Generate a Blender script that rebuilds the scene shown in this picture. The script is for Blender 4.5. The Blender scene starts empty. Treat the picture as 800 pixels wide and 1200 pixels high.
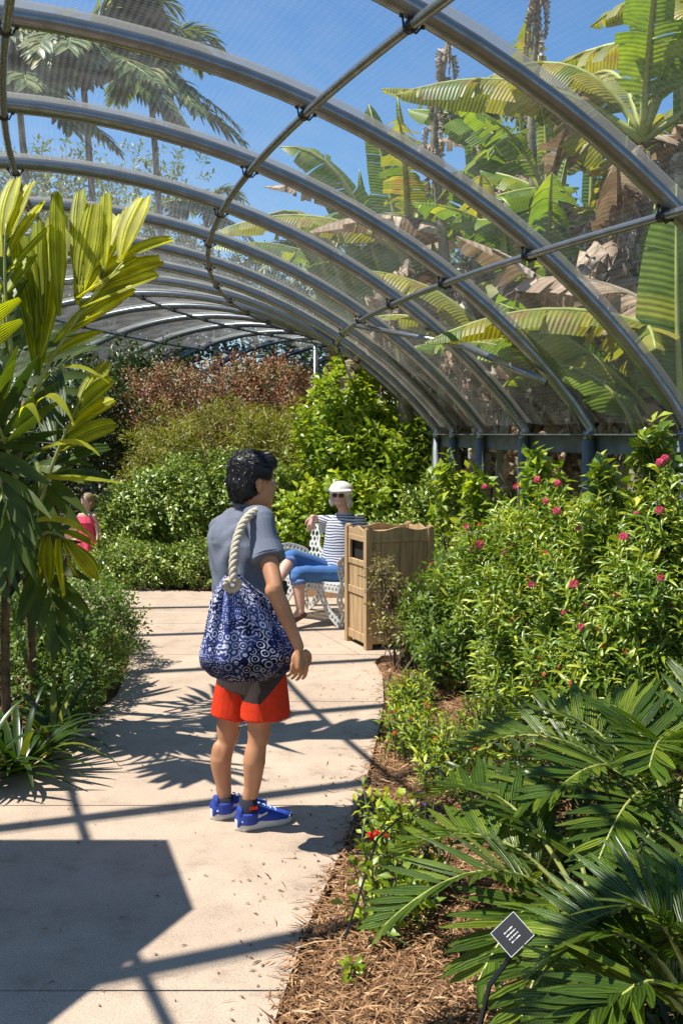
import bpy, bmesh, math, random
import numpy as np
from mathutils import Vector, Matrix
from mathutils.noise import noise as pnoise

C = bpy.context.scene
COL = C.collection
random.seed(7)
rng = np.random.default_rng(11)
R = math.radians

# ------------------------------------------------------------------ camera
CAMH, FOC, PITCH = 1.65, 1166.7, math.atan((600 - 508.5) / 1166.7)
cam_d = bpy.data.cameras.new('camera')
cam_d.sensor_fit = 'VERTICAL'; cam_d.sensor_height = 36; cam_d.sensor_width = 24
cam_d.lens = 35; cam_d.clip_start = .05; cam_d.clip_end = 2000
cam = bpy.data.objects.new('camera', cam_d); COL.objects.link(cam)
cam.location = (0, 0, CAMH); cam.rotation_euler = (math.pi / 2 - PITCH, 0, 0)
C.camera = cam

# ------------------------------------------------------------------ sun, sky
SUN = Vector((-.50, -.066, 1.0)).normalized()
sun_el = math.asin(SUN.z); sun_az = math.atan2(SUN.x, SUN.y)
w = bpy.data.worlds.new('World'); C.world = w; w.use_nodes = True
nt = w.node_tree; bg = nt.nodes['Background']
sky = nt.nodes.new('ShaderNodeTexSky'); sky.sky_type = 'NISHITA'; sky.sun_disc = False
sky.sun_elevation = sun_el; sky.sun_rotation = sun_az
sky.air_density = 1.1; sky.dust_density = .1; sky.ozone_density = 4.0
hsv = nt.nodes.new('ShaderNodeHueSaturation'); hsv.inputs['Saturation'].default_value = 1.2
nt.links.new(sky.outputs[0], hsv.inputs['Color']); nt.links.new(hsv.outputs[0], bg.inputs[0]); bg.inputs[1].default_value = .096
sd = bpy.data.lights.new('sun', 'SUN'); sd.energy = 5.0; sd.angle = R(.5); sd.color = (1, .955, .88)
so = bpy.data.objects.new('sun', sd); COL.objects.link(so)
so.rotation_euler = SUN.to_track_quat('Z', 'Y').to_euler()
C.view_settings.view_transform = 'Standard'; C.view_settings.look = 'None'
C.view_settings.exposure = .7; C.view_settings.gamma = 1
C.cycles.transparent_max_bounces = 24; C.cycles.max_bounces = 8

def J(u, v, y):
    """point at depth y seen at photograph pixel (u, v): used to place real-size things at their real distance"""
    a = (u - 400) / FOC; b = (600 - v) / FOC
    c, s = math.cos(PITCH), math.sin(PITCH)
    k = y / (c + b * s)
    return Vector((a * k, y, CAMH + (b * c - s) * k))

# ------------------------------------------------------------------ materials
MATS = {}
def mat(name):
    m = bpy.data.materials.new(name); m.use_nodes = True
    MATS[name] = m
    n = m.node_tree.nodes; l = m.node_tree.links
    return m, n, l, n['Principled BSDF'], n['Material Output']
def ramp(n, stops, interp='LINEAR'):
    r = n.new('ShaderNodeValToRGB'); e = r.color_ramp.elements
    r.color_ramp.interpolation = interp
    while len(e) > 1: e.remove(e[-1])
    e[0].position = stops[0][0]; e[0].color = (*stops[0][1], 1)
    for p, c in stops[1:]:
        k = e.new(p); k.color = (*c, 1)
    return r
def simple(name, col, rough=.6, metal=0., spec=.5, nscale=30, nvar=.25, bump=0., bscale=None, distort=0):
    m, n, l, b, o = mat(name)
    tc = n.new('ShaderNodeTexCoord')
    ns = n.new('ShaderNodeTexNoise'); ns.inputs['Scale'].default_value = nscale; ns.inputs['Detail'].default_value = 6
    l.new(tc.outputs['Object'], ns.inputs['Vector'])
    d = [max(0, c * (1 - nvar)) for c in col]; h = [min(1, c * (1 + nvar)) for c in col]
    r = ramp(n, [(.3, d), (.7, h)]); l.new(ns.outputs['Fac'], r.inputs[0])
    l.new(r.outputs[0], b.inputs['Base Color'])
    b.inputs['Roughness'].default_value = rough; b.inputs['Metallic'].default_value = metal
    b.inputs['Specular IOR Level'].default_value = spec
    if bump:
        n2 = n.new('ShaderNodeTexNoise'); n2.inputs['Scale'].default_value = bscale or nscale * 3; n2.inputs['Detail'].default_value = 5
        l.new(tc.outputs['Object'], n2.inputs['Vector'])
        bp = n.new('ShaderNodeBump'); bp.inputs['Strength'].default_value = bump; bp.inputs['Distance'].default_value = .01
        l.new(n2.outputs['Fac'], bp.inputs['Height']); l.new(bp.outputs[0], b.inputs['Normal'])
    return m
def leafmat(name, stops, trans=.35, rough=.42, pleat=0, spec=.5, tint=(1.5, 1.5, .5), dry=None):
    """leaf: reflecting upper skin mixed with translucent blade; colour varies leaf by leaf through the 'rnd' attribute"""
    m, n, l, b, o = mat(name)
    if max(s[1][1] for s in stops) > max(max(s[1][0], s[1][2]) for s in stops) * 1.25: stops = [(p_, (c_[0] * 1.6, c_[1] * 1.22, c_[2] * .7)) for p_, c_ in stops]
    at = n.new('ShaderNodeAttribute'); at.attribute_name = 'rnd'
    r = ramp(n, stops); l.new(at.outputs['Fac'], r.inputs[0])
    col = r.outputs[0]
    tc = n.new('ShaderNodeTexCoord')
    ns = n.new('ShaderNodeTexNoise'); ns.inputs['Scale'].default_value = 9; ns.inputs['Detail'].default_value = 5
    l.new(tc.outputs['Object'], ns.inputs['Vector'])
    hs = n.new('ShaderNodeHueSaturation'); l.new(col, hs.inputs['Color'])
    mr = n.new('ShaderNodeMapRange'); mr.inputs[1].default_value = .3; mr.inputs[2].default_value = .7
    mr.inputs[3].default_value = .75; mr.inputs[4].default_value = 1.25
    l.new(ns.outputs['Fac'], mr.inputs[0]); l.new(mr.outputs[0], hs.inputs['Value']); col = hs.outputs[0]
    if dry:
        mx = n.new('ShaderNodeMix'); mx.data_type = 'RGBA'
        n3 = n.new('ShaderNodeTexNoise'); n3.inputs['Scale'].default_value = 3.5; n3.inputs['Detail'].default_value = 8
        l.new(tc.outputs['Object'], n3.inputs['Vector'])
        m3 = n.new('ShaderNodeMapRange'); m3.inputs[1].default_value = .58; m3.inputs[2].default_value = .68
        l.new(n3.outputs['Fac'], m3.inputs[0]); l.new(m3.outputs[0], mx.inputs[0])
        l.new(col, mx.inputs[6]); mx.inputs[7].default_value = (*dry, 1); col = mx.outputs[2]
    l.new(col, b.inputs['Base Color']); b.inputs['Roughness'].default_value = rough
    b.inputs['Specular IOR Level'].default_value = spec
    tr = n.new('ShaderNodeBsdfTranslucent')
    mu = n.new('ShaderNodeMix'); mu.data_type = 'RGBA'; mu.blend_type = 'MULTIPLY'; mu.inputs[0].default_value = 1
    l.new(col, mu.inputs[6]); mu.inputs[7].default_value = (*tint, 1); l.new(mu.outputs[2], tr.inputs[0])
    mu.clamp_result = False
    ms = n.new('ShaderNodeMixShader'); ms.inputs[0].default_value = trans
    l.new(b.outputs[0], ms.inputs[1]); l.new(tr.outputs[0], ms.inputs[2]); l.new(ms.outputs[0], o.inputs[0])
    if pleat:
        uv = n.new('ShaderNodeUVMap')
        sp = n.new('ShaderNodeSeparateXYZ'); l.new(uv.outputs[0], sp.inputs[0])
        mm = n.new('ShaderNodeMath'); mm.operation = 'MULTIPLY'; mm.inputs[1].default_value = pleat; l.new(sp.outputs['X'], mm.inputs[0])
        sn = n.new('ShaderNodeMath'); sn.operation = 'SINE'; l.new(mm.outputs[0], sn.inputs[0])
        bp = n.new('ShaderNodeBump'); bp.inputs['Strength'].default_value = .55 if pleat < 50 else .35; bp.inputs['Distance'].default_value = .006
        l.new(sn.outputs[0], bp.inputs['Height']); l.new(bp.outputs[0], b.inputs['Normal']); l.new(bp.outputs[0], tr.inputs['Normal'])
        # veins, and pleat shading put into the colour: darker between the ribs
        m4 = n.new('ShaderNodeMapRange'); m4.inputs[1].default_value = -1; m4.inputs[2].default_value = 1
        m4.inputs[3].default_value = .60 if pleat < 50 else .84; m4.inputs[4].default_value = 1.15 if pleat < 50 else 1.06
        l.new(sn.outputs[0], m4.inputs[0])
        h2 = n.new('ShaderNodeHueSaturation'); l.new(m4.outputs[0], h2.inputs['Value']); l.new(col, h2.inputs['Color'])
        l.new(h2.outputs[0], b.inputs['Base Color']); l.new(h2.outputs[0], mu.inputs[6])
    return m

G = lambda *s: list(s)
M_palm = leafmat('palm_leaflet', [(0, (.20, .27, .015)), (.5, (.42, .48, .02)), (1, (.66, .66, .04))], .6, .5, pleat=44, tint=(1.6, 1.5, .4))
M_palm_dark = leafmat('palm_leaflet_shade', [(0, (.02, .06, .012)), (1, (.07, .14, .02))], .35, .4, pleat=55)  # darker copy of the palm leaflet, shade put into its colour
M_zamia = leafmat('cycad_leaflet', [(0, (.03, .08, .015)), (.6, (.065, .15, .025)), (1, (.16, .27, .04))], .3, .33, pleat=20, spec=.6)
M_banana = leafmat('banana_leaf', [(0, (.05, .13, .02)), (.6, (.12, .24, .03)), (1, (.24, .33, .04))], .45, .35, pleat=110, tint=(1.4, 1.4, .4))
M_banana_y = leafmat('banana_leaf_yellowing', [(0, (.12, .19, .02)), (1, (.42, .36, .05))], .4, .45, pleat=110, dry=(.33, .2, .08))
M_banana_d = leafmat('banana_leaf_dead', [(0, (.17, .11, .065)), (.5, (.42, .31, .21)), (1, (.75, .64, .5))], .2, .75, pleat=70, tint=(1, .9, .7), spec=.2)
M_pent = leafmat('lance_leaf', [(0, (.04, .10, .02)), (.5, (.10, .21, .03)), (1, (.30, .40, .07))], .18, .34)
M_bright = leafmat('bright_leaf', [(0, (.06, .14, .02)), (.55, (.15, .28, .03)), (1, (.36, .48, .07))], .35, .38)
M_shrub = leafmat('small_leaf', [(0, (.06, .13, .035)), (.5, (.12, .23, .06)), (1, (.28, .40, .14))], .14, .34)
M_hedge = leafmat('hedge_leaf', [(0, (.06, .12, .02)), (.6, (.13, .21, .03)), (1, (.26, .32, .05))], .3, .42)
M_olive = leafmat('olive_leaf', [(0, (.13, .14, .02)), (.6, (.25, .26, .035)), (1, (.38, .35, .06))], .3, .5)
M_red = leafmat('russet_leaf', [(0, (.15, .06, .035)), (.35, (.34, .14, .075)), (.68, (.44, .25, .14)), (.72, (.20, .24, .06)), (1, (.30, .34, .11))], .2, .55, tint=(1.2, 1, .7))
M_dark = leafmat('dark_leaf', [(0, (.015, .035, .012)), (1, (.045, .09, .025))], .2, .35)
M_tree = leafmat('tree_leaf', [(0, (.04, .09, .025)), (1, (.13, .20, .06))], .3, .45)
M_lily = leafmat('strap_leaf', [(0, (.012, .04, .01)), (.8, (.03, .075, .015)), (1, (.16, .22, .03))], .3, .3)
M_fpalm = leafmat('feather_palm', [(0, (.05, .10, .03)), (.6, (.13, .19, .06)), (1, (.38, .34, .12))], .3, .4)
M_pink = leafmat('pink_petal', [(0, (.62, .03, .10)), (1, (.85, .14, .26))], .3, .6, tint=(1, .6, .6))
M_orange = leafmat('orange_petal', [(0, (.55, .05, .02)), (1, (.8, .2, .04))], .3, .6, tint=(1, .6, .4))
M_redfl = leafmat('red_petal', [(0, (.6, .01, .01)), (1, (.85, .03, .03))], .3, .6, tint=(1, .4, .4))
M_blue = leafmat('blue_petal', [(0, (.12, .10, .5)), (1, (.25, .2, .75))], .3, .6, tint=(.7, .7, 1))
M_stem = simple('green_stem', (.10, .13, .04), .6, nscale=12)
M_twig = simple('brown_twig', (.14, .10, .06), .8, nscale=15)
M_rachis = simple('leaf_stalk', (.30, .33, .08), .5, nscale=8)
M_trunk = simple('fibrous_trunk', (.17, .11, .06), .85, nscale=20, nvar=.5, bump=.8, bscale=60)
M_pseudo = simple('banana_stem', (.20, .17, .10), .7, nscale=7, nvar=.5, bump=.6, bscale=25)
M_bark = simple('bark', (.20, .17, .14), .9, nscale=8, nvar=.4, bump=.9, bscale=30)
M_skinA = simple('skin_tan', (.50, .235, .115), .5, nscale=9, nvar=.16, bump=.15, bscale=300)
M_skinB = simple('skin_fair', (.60, .36, .26), .5, nscale=20, nvar=.1)
M_black = simple('black_plastic', (.012, .012, .013), .35, nvar=.1)
M_hairb = simple('black_hair', (.010, .009, .009), .42, nscale=60, nvar=.4, spec=.45)
M_hairg = simple('pale_grey_hair', (.50, .46, .40), .6, nscale=80, nvar=.25)
M_shirt = simple('heather_grey_cotton', (.16, .18, .225), .9, nscale=420, nvar=.35, bump=.35, bscale=500, spec=.1)
M_shorts = simple('red_sports_cloth', (.72, .045, .012), .75, nscale=50, nvar=.08, bump=.2, bscale=300, spec=.2)
M_shortg = simple('charcoal_sports_cloth', (.055, .040, .036), .7, nscale=50, nvar=.12, bump=.2, bscale=300, spec=.2)
M_sock = simple('navy_sock', (.018, .02, .035), .95, nscale=300, nvar=.3, bump=.4)
M_shoe = simple('blue_shoe_mesh', (.012, .05, .34), .6, nscale=260, nvar=.4, bump=.5, bscale=400)
M_sole = simple('white_sole', (.62, .60, .54), .6, nscale=30, nvar=.12)
M_lace = simple('light_blue_lace', (.25, .38, .75), .7)
M_rope = simple('cream_rope', (.60, .53, .40), .85, nscale=160, nvar=.2, bump=.6, bscale=300, spec=.1)
M_jeans = simple('blue_denim', (.07, .17, .40), .85, nscale=120, nvar=.25, bump=.3, spec=.2)
M_denimc = simple('pale_denim_cuff', (.12, .20, .42), .85, nscale=120, nvar=.25)
M_hat = simple('cream_sun_hat', (.66, .62, .56), .85, nscale=60, nvar=.1, bump=.3)
M_brown = simple('brown_leather', (.14, .06, .03), .6)
M_alu = simple('white_cast_aluminium', (.62, .63, .60), .5, nscale=25, nvar=.14, bump=.25, bscale=90)
M_rail = simple('weathered_steel_rail', (.15, .175, .18), .55, .35, nscale=9, nvar=.3, bump=.15)
M_white = simple('white_line', (.75, .75, .72), .7, nvar=.05)
M_dress = simple('pink_dress', (.80, .06, .12), .85, nscale=25, nvar=.35)
M_blouse = simple('white_child_top', (.7, .68, .66), .85)
M_purple = simple('grey_shirt_shade', (.30, .30, .36), .9)
M_darkin = simple('dark_bin_liner', (.012, .010, .009), .8)

def galv():
    m, n, l, b, o = mat('galvanised_tube')
    tc = n.new('ShaderNodeTexCoord'); ns = n.new('ShaderNodeTexNoise'); ns.inputs['Scale'].default_value = 14; ns.inputs['Detail'].default_value = 7
    l.new(tc.outputs['Object'], ns.inputs['Vector'])
    r = ramp(n, [(.3, (.20, .21, .19)), (.6, (.26, .275, .28)), (.8, (.30, .32, .34))]); l.new(ns.outputs['Fac'], r.inputs[0])
    l.new(r.outputs[0], b.inputs['Base Color']); b.inputs['Metallic'].default_value = .7
    r2 = ramp(n, [(.3, (.36,) * 3), (.7, (.2,) * 3)]); l.new(ns.outputs['Fac'], r2.inputs[0]); l.new(r2.outputs[0], b.inputs['Roughness'])
    return m
M_galv = galv()

def screen(name, cov, col, wrinkle=True):
    """woven insect screen too fine to resolve: at a slant more thread lies in the way, as with the real weave"""
    m, n, l, b, o = mat(name)
    ge = n.new('ShaderNodeNewGeometry'); dp = n.new('ShaderNodeVectorMath'); dp.operation = 'DOT_PRODUCT'
    l.new(ge.outputs['Normal'], dp.inputs[0]); l.new(ge.outputs['Incoming'], dp.inputs[1])
    ab = n.new('ShaderNodeMath'); ab.operation = 'ABSOLUTE'; l.new(dp.outputs['Value'], ab.inputs[0])
    mx = n.new('ShaderNodeMath'); mx.operation = 'MAXIMUM'; mx.inputs[1].default_value = .05; l.new(ab.outputs[0], mx.inputs[0])
    dv = n.new('ShaderNodeMath'); dv.operation = 'DIVIDE'; dv.inputs[0].default_value = 1; l.new(mx.outputs[0], dv.inputs[1])
    pw = n.new('ShaderNodeMath'); pw.operation = 'POWER'; l.new(dv.outputs[0], pw.inputs[1])
    tc = n.new('ShaderNodeUVMap'); wv = n.new('ShaderNodeTexNoise'); wv.inputs['Detail'].default_value = 3
    mp = n.new('ShaderNodeMapping'); mp.inputs['Scale'].default_value = (5, 4, 1)
    l.new(tc.outputs[0], mp.inputs[0]); l.new(mp.outputs[0], wv.inputs['Vector']); wv.inputs['Scale'].default_value = 1
    mr = n.new('ShaderNodeMapRange'); mr.inputs[1].default_value = .3; mr.inputs[2].default_value = .7
    a = 1 - cov; mr.inputs[3].default_value = a + .015; mr.inputs[4].default_value = a - .02
    sx = n.new('ShaderNodeSeparateXYZ'); l.new(tc.outputs[0], sx.inputs[0]); sn = []
    for k, per in (('X', .024), ('Y', .030)):      # coarser threads of the weave
        a1 = n.new('ShaderNodeMath'); a1.operation = 'MULTIPLY'; a1.inputs[1].default_value = 2 * math.pi / per; l.new(sx.outputs[k], a1.inputs[0])
        a2 = n.new('ShaderNodeMath'); a2.operation = 'SINE'; l.new(a1.outputs[0], a2.inputs[0]); sn.append(a2)
    ad = n.new('ShaderNodeMath'); ad.operation = 'ADD'; l.new(sn[0].outputs[0], ad.inputs[0]); l.new(sn[1].outputs[0], ad.inputs[1])
    a3 = n.new('ShaderNodeMath'); a3.operation = 'MULTIPLY_ADD'; a3.inputs[1].default_value = .10; l.new(ad.outputs[0], a3.inputs[0]); l.new(wv.outputs['Fac'], a3.inputs[2])
    l.new(a3.outputs[0], mr.inputs[0]); l.new(mr.outputs[0], pw.inputs[0])
    tb = n.new('ShaderNodeBsdfTransparent'); df = n.new('ShaderNodeBsdfDiffuse'); tl = n.new('ShaderNodeBsdfTranslucent')
    df.inputs[0].default_value = (*col, 1); tl.inputs[0].default_value = (*col, 1)
    m1 = n.new('ShaderNodeMixShader'); m1.inputs[0].default_value = .65
    l.new(df.outputs[0], m1.inputs[1]); l.new(tl.outputs[0], m1.inputs[2])
    m2 = n.new('ShaderNodeMixShader'); l.new(pw.outputs[0], m2.inputs[0]); l.new(m1.outputs[0], m2.inputs[1]); l.new(tb.outputs[0], m2.inputs[2])
    l.new(m2.outputs[0], o.inputs[0])
    return m
M_mesh = screen('insect_screen', .034, (.50, .50, .48))
M_seam = screen('folded_screen_seam', .4, (.22, .22, .20))

def concrete():
    m, n, l, b, o = mat('tan_concrete')
    tc = n.new('ShaderNodeTexCoord')
    a = n.new('ShaderNodeTexNoise'); a.inputs['Scale'].default_value = 1.4; a.inputs['Detail'].default_value = 8; a.inputs['Roughness'].default_value = .65
    c = n.new('ShaderNodeTexNoise'); c.inputs['Scale'].default_value = 170; c.inputs['Detail'].default_value = 4
    l.new(tc.outputs['Object'], a.inputs['Vector']); l.new(tc.outputs['Object'], c.inputs['Vector'])
    r1 = ramp(n, [(.3, (.40, .305, .225)), (.7, (.50, .395, .30))]); l.new(a.outputs['Fac'], r1.inputs[0])
    r2 = ramp(n, [(.32, (.62,) * 3), (.5, (1,) * 3), (.68, (1.25,) * 3)]); l.new(c.outputs['Fac'], r2.inputs[0])
    mu = n.new('ShaderNodeMix'); mu.data_type = 'RGBA'; mu.blend_type = 'MULTIPLY'; mu.inputs[0].default_value = .8
    l.new(r1.outputs[0], mu.inputs[6]); l.new(r2.outputs[0], mu.inputs[7])
    s = n.new('ShaderNodeTexNoise'); s.inputs['Scale'].default_value = 5; s.inputs['Detail'].default_value = 10; s.inputs['Roughness'].default_value = .75
    l.new(tc.outputs['Object'], s.inputs['Vector'])
    r3 = ramp(n, [(.30, (.60, .57, .53)), (.46, (.93, .93, .92)), (.6, (1.05, 1.04, 1.02))]); l.new(s.outputs['Fac'], r3.inputs[0])
    m2 = n.new('ShaderNodeMix'); m2.data_type = 'RGBA'; m2.blend_type = 'MULTIPLY'; m2.inputs[0].default_value = .8
    l.new(mu.outputs[2], m2.inputs[6]); l.new(r3.outputs[0], m2.inputs[7])
    l.new(m2.outputs[2], b.inputs['Base Color']); b.inputs['Roughness'].default_value = .85
    b.inputs['Specular IOR Level'].default_value = .25
    bp = n.new('ShaderNodeBump'); bp.inputs['Strength'].default_value = .35; bp.inputs['Distance'].default_value = .004
    l.new(c.outputs['Fac'], bp.inputs['Height']); l.new(bp.outputs[0], b.inputs['Normal'])
    return m
M_conc = concrete()
M_soil = simple('bark_mulch_bed', (.17, .095, .05), .95, nscale=55, nvar=.6, bump=1, bscale=90, spec=.1)
M_ground = simple('leaf_litter_ground', (.10, .08, .045), .95, nscale=3, nvar=.5, bump=.8, bscale=20, spec=.1)
M_chip = leafmat('wood_chip', [(0, (.10, .045, .02)), (.45, (.30, .16, .075)), (.85, (.47, .28, .14)), (1, (.62, .44, .27))], .05, .85, spec=.15, tint=(1, .9, .7))

def wood():
    m, n, l, b, o = mat('weathered_teak')
    tc = n.new('ShaderNodeTexCoord'); mp = n.new('ShaderNodeMapping'); mp.inputs['Scale'].default_value = (26, 26, 1.6)
    l.new(tc.outputs['Object'], mp.inputs[0])
    a = n.new('ShaderNodeTexNoise'); a.inputs['Scale'].default_value = 1.5; a.inputs['Detail'].default_value = 9; a.inputs['Roughness'].default_value = .7
    l.new(mp.outputs[0], a.inputs['Vector'])
    r = ramp(n, [(.25, (.19, .11, .05)), (.5, (.42, .28, .14)), (.75, (.58, .42, .24))]); l.new(a.outputs['Fac'], r.inputs[0])
    l.new(r.outputs[0], b.inputs['Base Color']); b.inputs['Roughness'].default_value = .75
    bp = n.new('ShaderNodeBump'); bp.inputs['Strength'].default_value = .4; bp.inputs['Distance'].default_value = .004
    l.new(a.outputs['Fac'], bp.inputs['Height']); l.new(bp.outputs[0], b.inputs['Normal'])
    return m
M_wood = wood()

def stripes():
    m, n, l, b, o = mat('navy_white_striped_jersey')
    tc = n.new('ShaderNodeTexCoord'); sp = n.new('ShaderNodeSeparateXYZ'); l.new(tc.outputs['Object'], sp.inputs[0])
    ns = n.new('ShaderNodeTexNoise'); ns.inputs['Scale'].default_value = 6; l.new(tc.outputs['Object'], ns.inputs['Vector'])
    ad = n.new('ShaderNodeMath'); ad.operation = 'MULTIPLY_ADD'; ad.inputs[1].default_value = .05; l.new(ns.outputs['Fac'], ad.inputs[0]); l.new(sp.outputs['Z'], ad.inputs[2])
    mm = n.new('ShaderNodeMath'); mm.operation = 'MULTIPLY'; mm.inputs[1].default_value = 2 * math.pi / .024; l.new(ad.outputs[0], mm.inputs[0])
    sn = n.new('ShaderNodeMath'); sn.operation = 'SINE'; l.new(mm.outputs[0], sn.inputs[0])
    r = ramp(n, [(0, (.06, .075, .14)), (.42, (.07, .085, .14)), (.5, (.55, .56, .58)), (1, (.55, .56, .58))])
    mr = n.new('ShaderNodeMapRange'); mr.inputs[1].default_value = -1; mr.inputs[2].default_value = 1; l.new(sn.outputs[0], mr.inputs[0])
    l.new(mr.outputs[0], r.inputs[0]); l.new(r.outputs[0], b.inputs['Base Color']); b.inputs['Roughness'].default_value = .9
    return m
M_stripe = stripes()

def bagmat():
    m, n, l, b, o = mat('navy_bandana_print')
    uv = n.new('ShaderNodeUVMap')
    def math_(op, x=None, y=None, z=None, clamp=False):
        k = n.new('ShaderNodeMath'); k.operation = op; k.use_clamp = clamp
        for i, v in enumerate((x, y, z)):
            if v is None: continue
            if hasattr(v, 'node'): l.new(v, k.inputs[i])
            else: k.inputs[i].default_value = v
        return k.outputs[0]
    sp = n.new('ShaderNodeSeparateXYZ'); l.new(uv.outputs[0], sp.inputs[0]); X, Y = sp.outputs[0], sp.outputs[1]
    # rotated patchwork: three motifs chosen patch by patch
    vo = n.new('ShaderNodeTexVoronoi'); vo.inputs['Scale'].default_value = 4.2; vo.inputs['Randomness'].default_value = .9
    vo.distance = 'MANHATTAN'
    l.new(uv.outputs[0], vo.inputs['Vector'])
    sc = n.new('ShaderNodeSeparateColor'); l.new(vo.outputs['Color'], sc.inputs[0]); pick = sc.outputs[0]
    def cells(s):
        v = n.new('ShaderNodeTexVoronoi'); v.inputs['Scale'].default_value = s; v.inputs['Randomness'].default_value = .45
        l.new(uv.outputs[0], v.inputs['Vector']); return v.outputs['Distance']
    d1 = cells(13)     # bull's-eye rings
    ring = math_('GREATER_THAN', math_('SINE', math_('MULTIPLY', d1, 21)), .45)
    d2 = cells(46)     # dots
    dots = math_('LESS_THAN', d2, .30)
    # scrolls
    wv = n.new('ShaderNodeTexWave'); wv.wave_type = 'RINGS'; wv.inputs['Scale'].default_value = 7; wv.inputs['Distortion'].default_value = 9
    wv.inputs['Detail'].default_value = 2; wv.inputs['Detail Scale'].default_value = 2.2
    l.new(uv.outputs[0], wv.inputs['Vector']); scr = math_('GREATER_THAN', wv.outputs['Fac'], .74)
    a = math_('GREATER_THAN', pick, .66); c = math_('GREATER_THAN', pick, .36)
    mid = math_('MULTIPLY', c, math_('SUBTRACT', 1, a)); lo = math_('SUBTRACT', 1, c)
    f = math_('ADD', math_('ADD', math_('MULTIPLY', a, ring), math_('MULTIPLY', mid, dots)), math_('MULTIPLY', lo, scr))
    # rings again over everything so that the medallions read
    d3 = cells(6.0)
    big = math_('MULTIPLY', math_('LESS_THAN', d3, .30), 1)
    rr = math_('GREATER_THAN', math_('COSINE', math_('MULTIPLY', d3, 34)), .35)
    f2 = math_('ADD', math_('MULTIPLY', big, rr), math_('MULTIPLY', math_('SUBTRACT', 1, big), f), clamp=True)
    base = ramp(n, [(0, (.008, .011, .045)), (.5, (.016, .026, .12)), (1, (.05, .075, .24))])
    sc2 = n.new('ShaderNodeSeparateColor'); l.new(vo.outputs['Color'], sc2.inputs[0]); l.new(sc2.outputs[1], base.inputs[0])
    mx = n.new('ShaderNodeMix'); mx.data_type = 'RGBA'; l.new(f2, mx.inputs[0]); l.new(base.outputs[0], mx.inputs[6]); mx.inputs[7].default_value = (.56, .58, .66, 1)
    # dark lower band of the print
    dk = math_('LESS_THAN', Y, .24)
    mx2 = n.new('ShaderNodeMix'); mx2.data_type = 'RGBA'; mx2.blend_type = 'MULTIPLY'; l.new(dk, mx2.inputs[0]); l.new(mx.outputs[2], mx2.inputs[6])
    mx2.inputs[7].default_value = (.42, .38, .36, 1)
    l.new(mx2.outputs[2], b.inputs['Base Color']); b.inputs['Roughness'].default_value = .85; b.inputs['Specular IOR Level'].default_value = .15
    return m
M_bag = bagmat()

# ------------------------------------------------------------------ object helpers
BASE = {}
def thing(name, label, cat, loc=(0, 0, 0), group=None, kind=None):
    o = bpy.data.objects.new(name, None); COL.objects.link(o); o.location = loc; o.empty_display_size = .1
    o['label'] = label
    if cat: o['category'] = cat
    if group: o['group'] = group
    if kind: o['kind'] = kind
    BASE[o.name] = Vector(loc); return o
def finish(me, name, m, parent, kind=None, label=None, smooth=False, loc=None):
    if m is not None:
        for k in (m if isinstance(m, (list, tuple)) else [m]): me.materials.append(k)
    if smooth: me.shade_smooth()
    o = bpy.data.objects.new(name, me); COL.objects.link(o)
    if parent is not None:
        o.parent = parent; BASE[o.name] = BASE[parent.name]
    else: BASE[o.name] = Vector((0, 0, 0))
    if kind: o['kind'] = kind
    if label: o['label'] = label
    return o
def mesh(name, V, F, m, parent=None, kind=None, label=None, smooth=False, rnd=None, uv=None):
    """V world coordinates (n,3), F (m,k) index array or list of faces"""
    V = np.asarray(V, dtype=np.float64)
    if parent is not None: V = V - np.array(BASE[parent.name])
    me = bpy.data.meshes.new(name)
    if isinstance(F, np.ndarray):
        k = F.shape[1]; nf = len(F)
        me.vertices.add(len(V)); me.vertices.foreach_set('co', V.astype(np.float32).ravel())
        me.loops.add(nf * k); me.loops.foreach_set('vertex_index', F.astype(np.int32).ravel())
        me.polygons.add(nf); me.polygons.foreach_set('loop_start', np.arange(0, nf * k, k, dtype=np.int32))
        me.polygons.foreach_set('loop_total', np.full(nf, k, dtype=np.int32))
        me.update(calc_edges=True)
    else:
        me.from_pydata([tuple(v) for v in V], [], [tuple(f) for f in F])
    if rnd is not None:
        a = me.attributes.new('rnd', 'FLOAT', 'POINT'); a.data.foreach_set('value', np.asarray(rnd, dtype=np.float32))
    if uv is not None:
        li = np.empty(len(me.loops), dtype=np.int32); me.loops.foreach_get('vertex_index', li)
        u = me.uv_layers.new(name='UVMap'); u.data.foreach_set('uv', np.asarray(uv, dtype=np.float32)[li].ravel())
    return finish(me, name, m, parent, kind, label, smooth)

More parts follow.
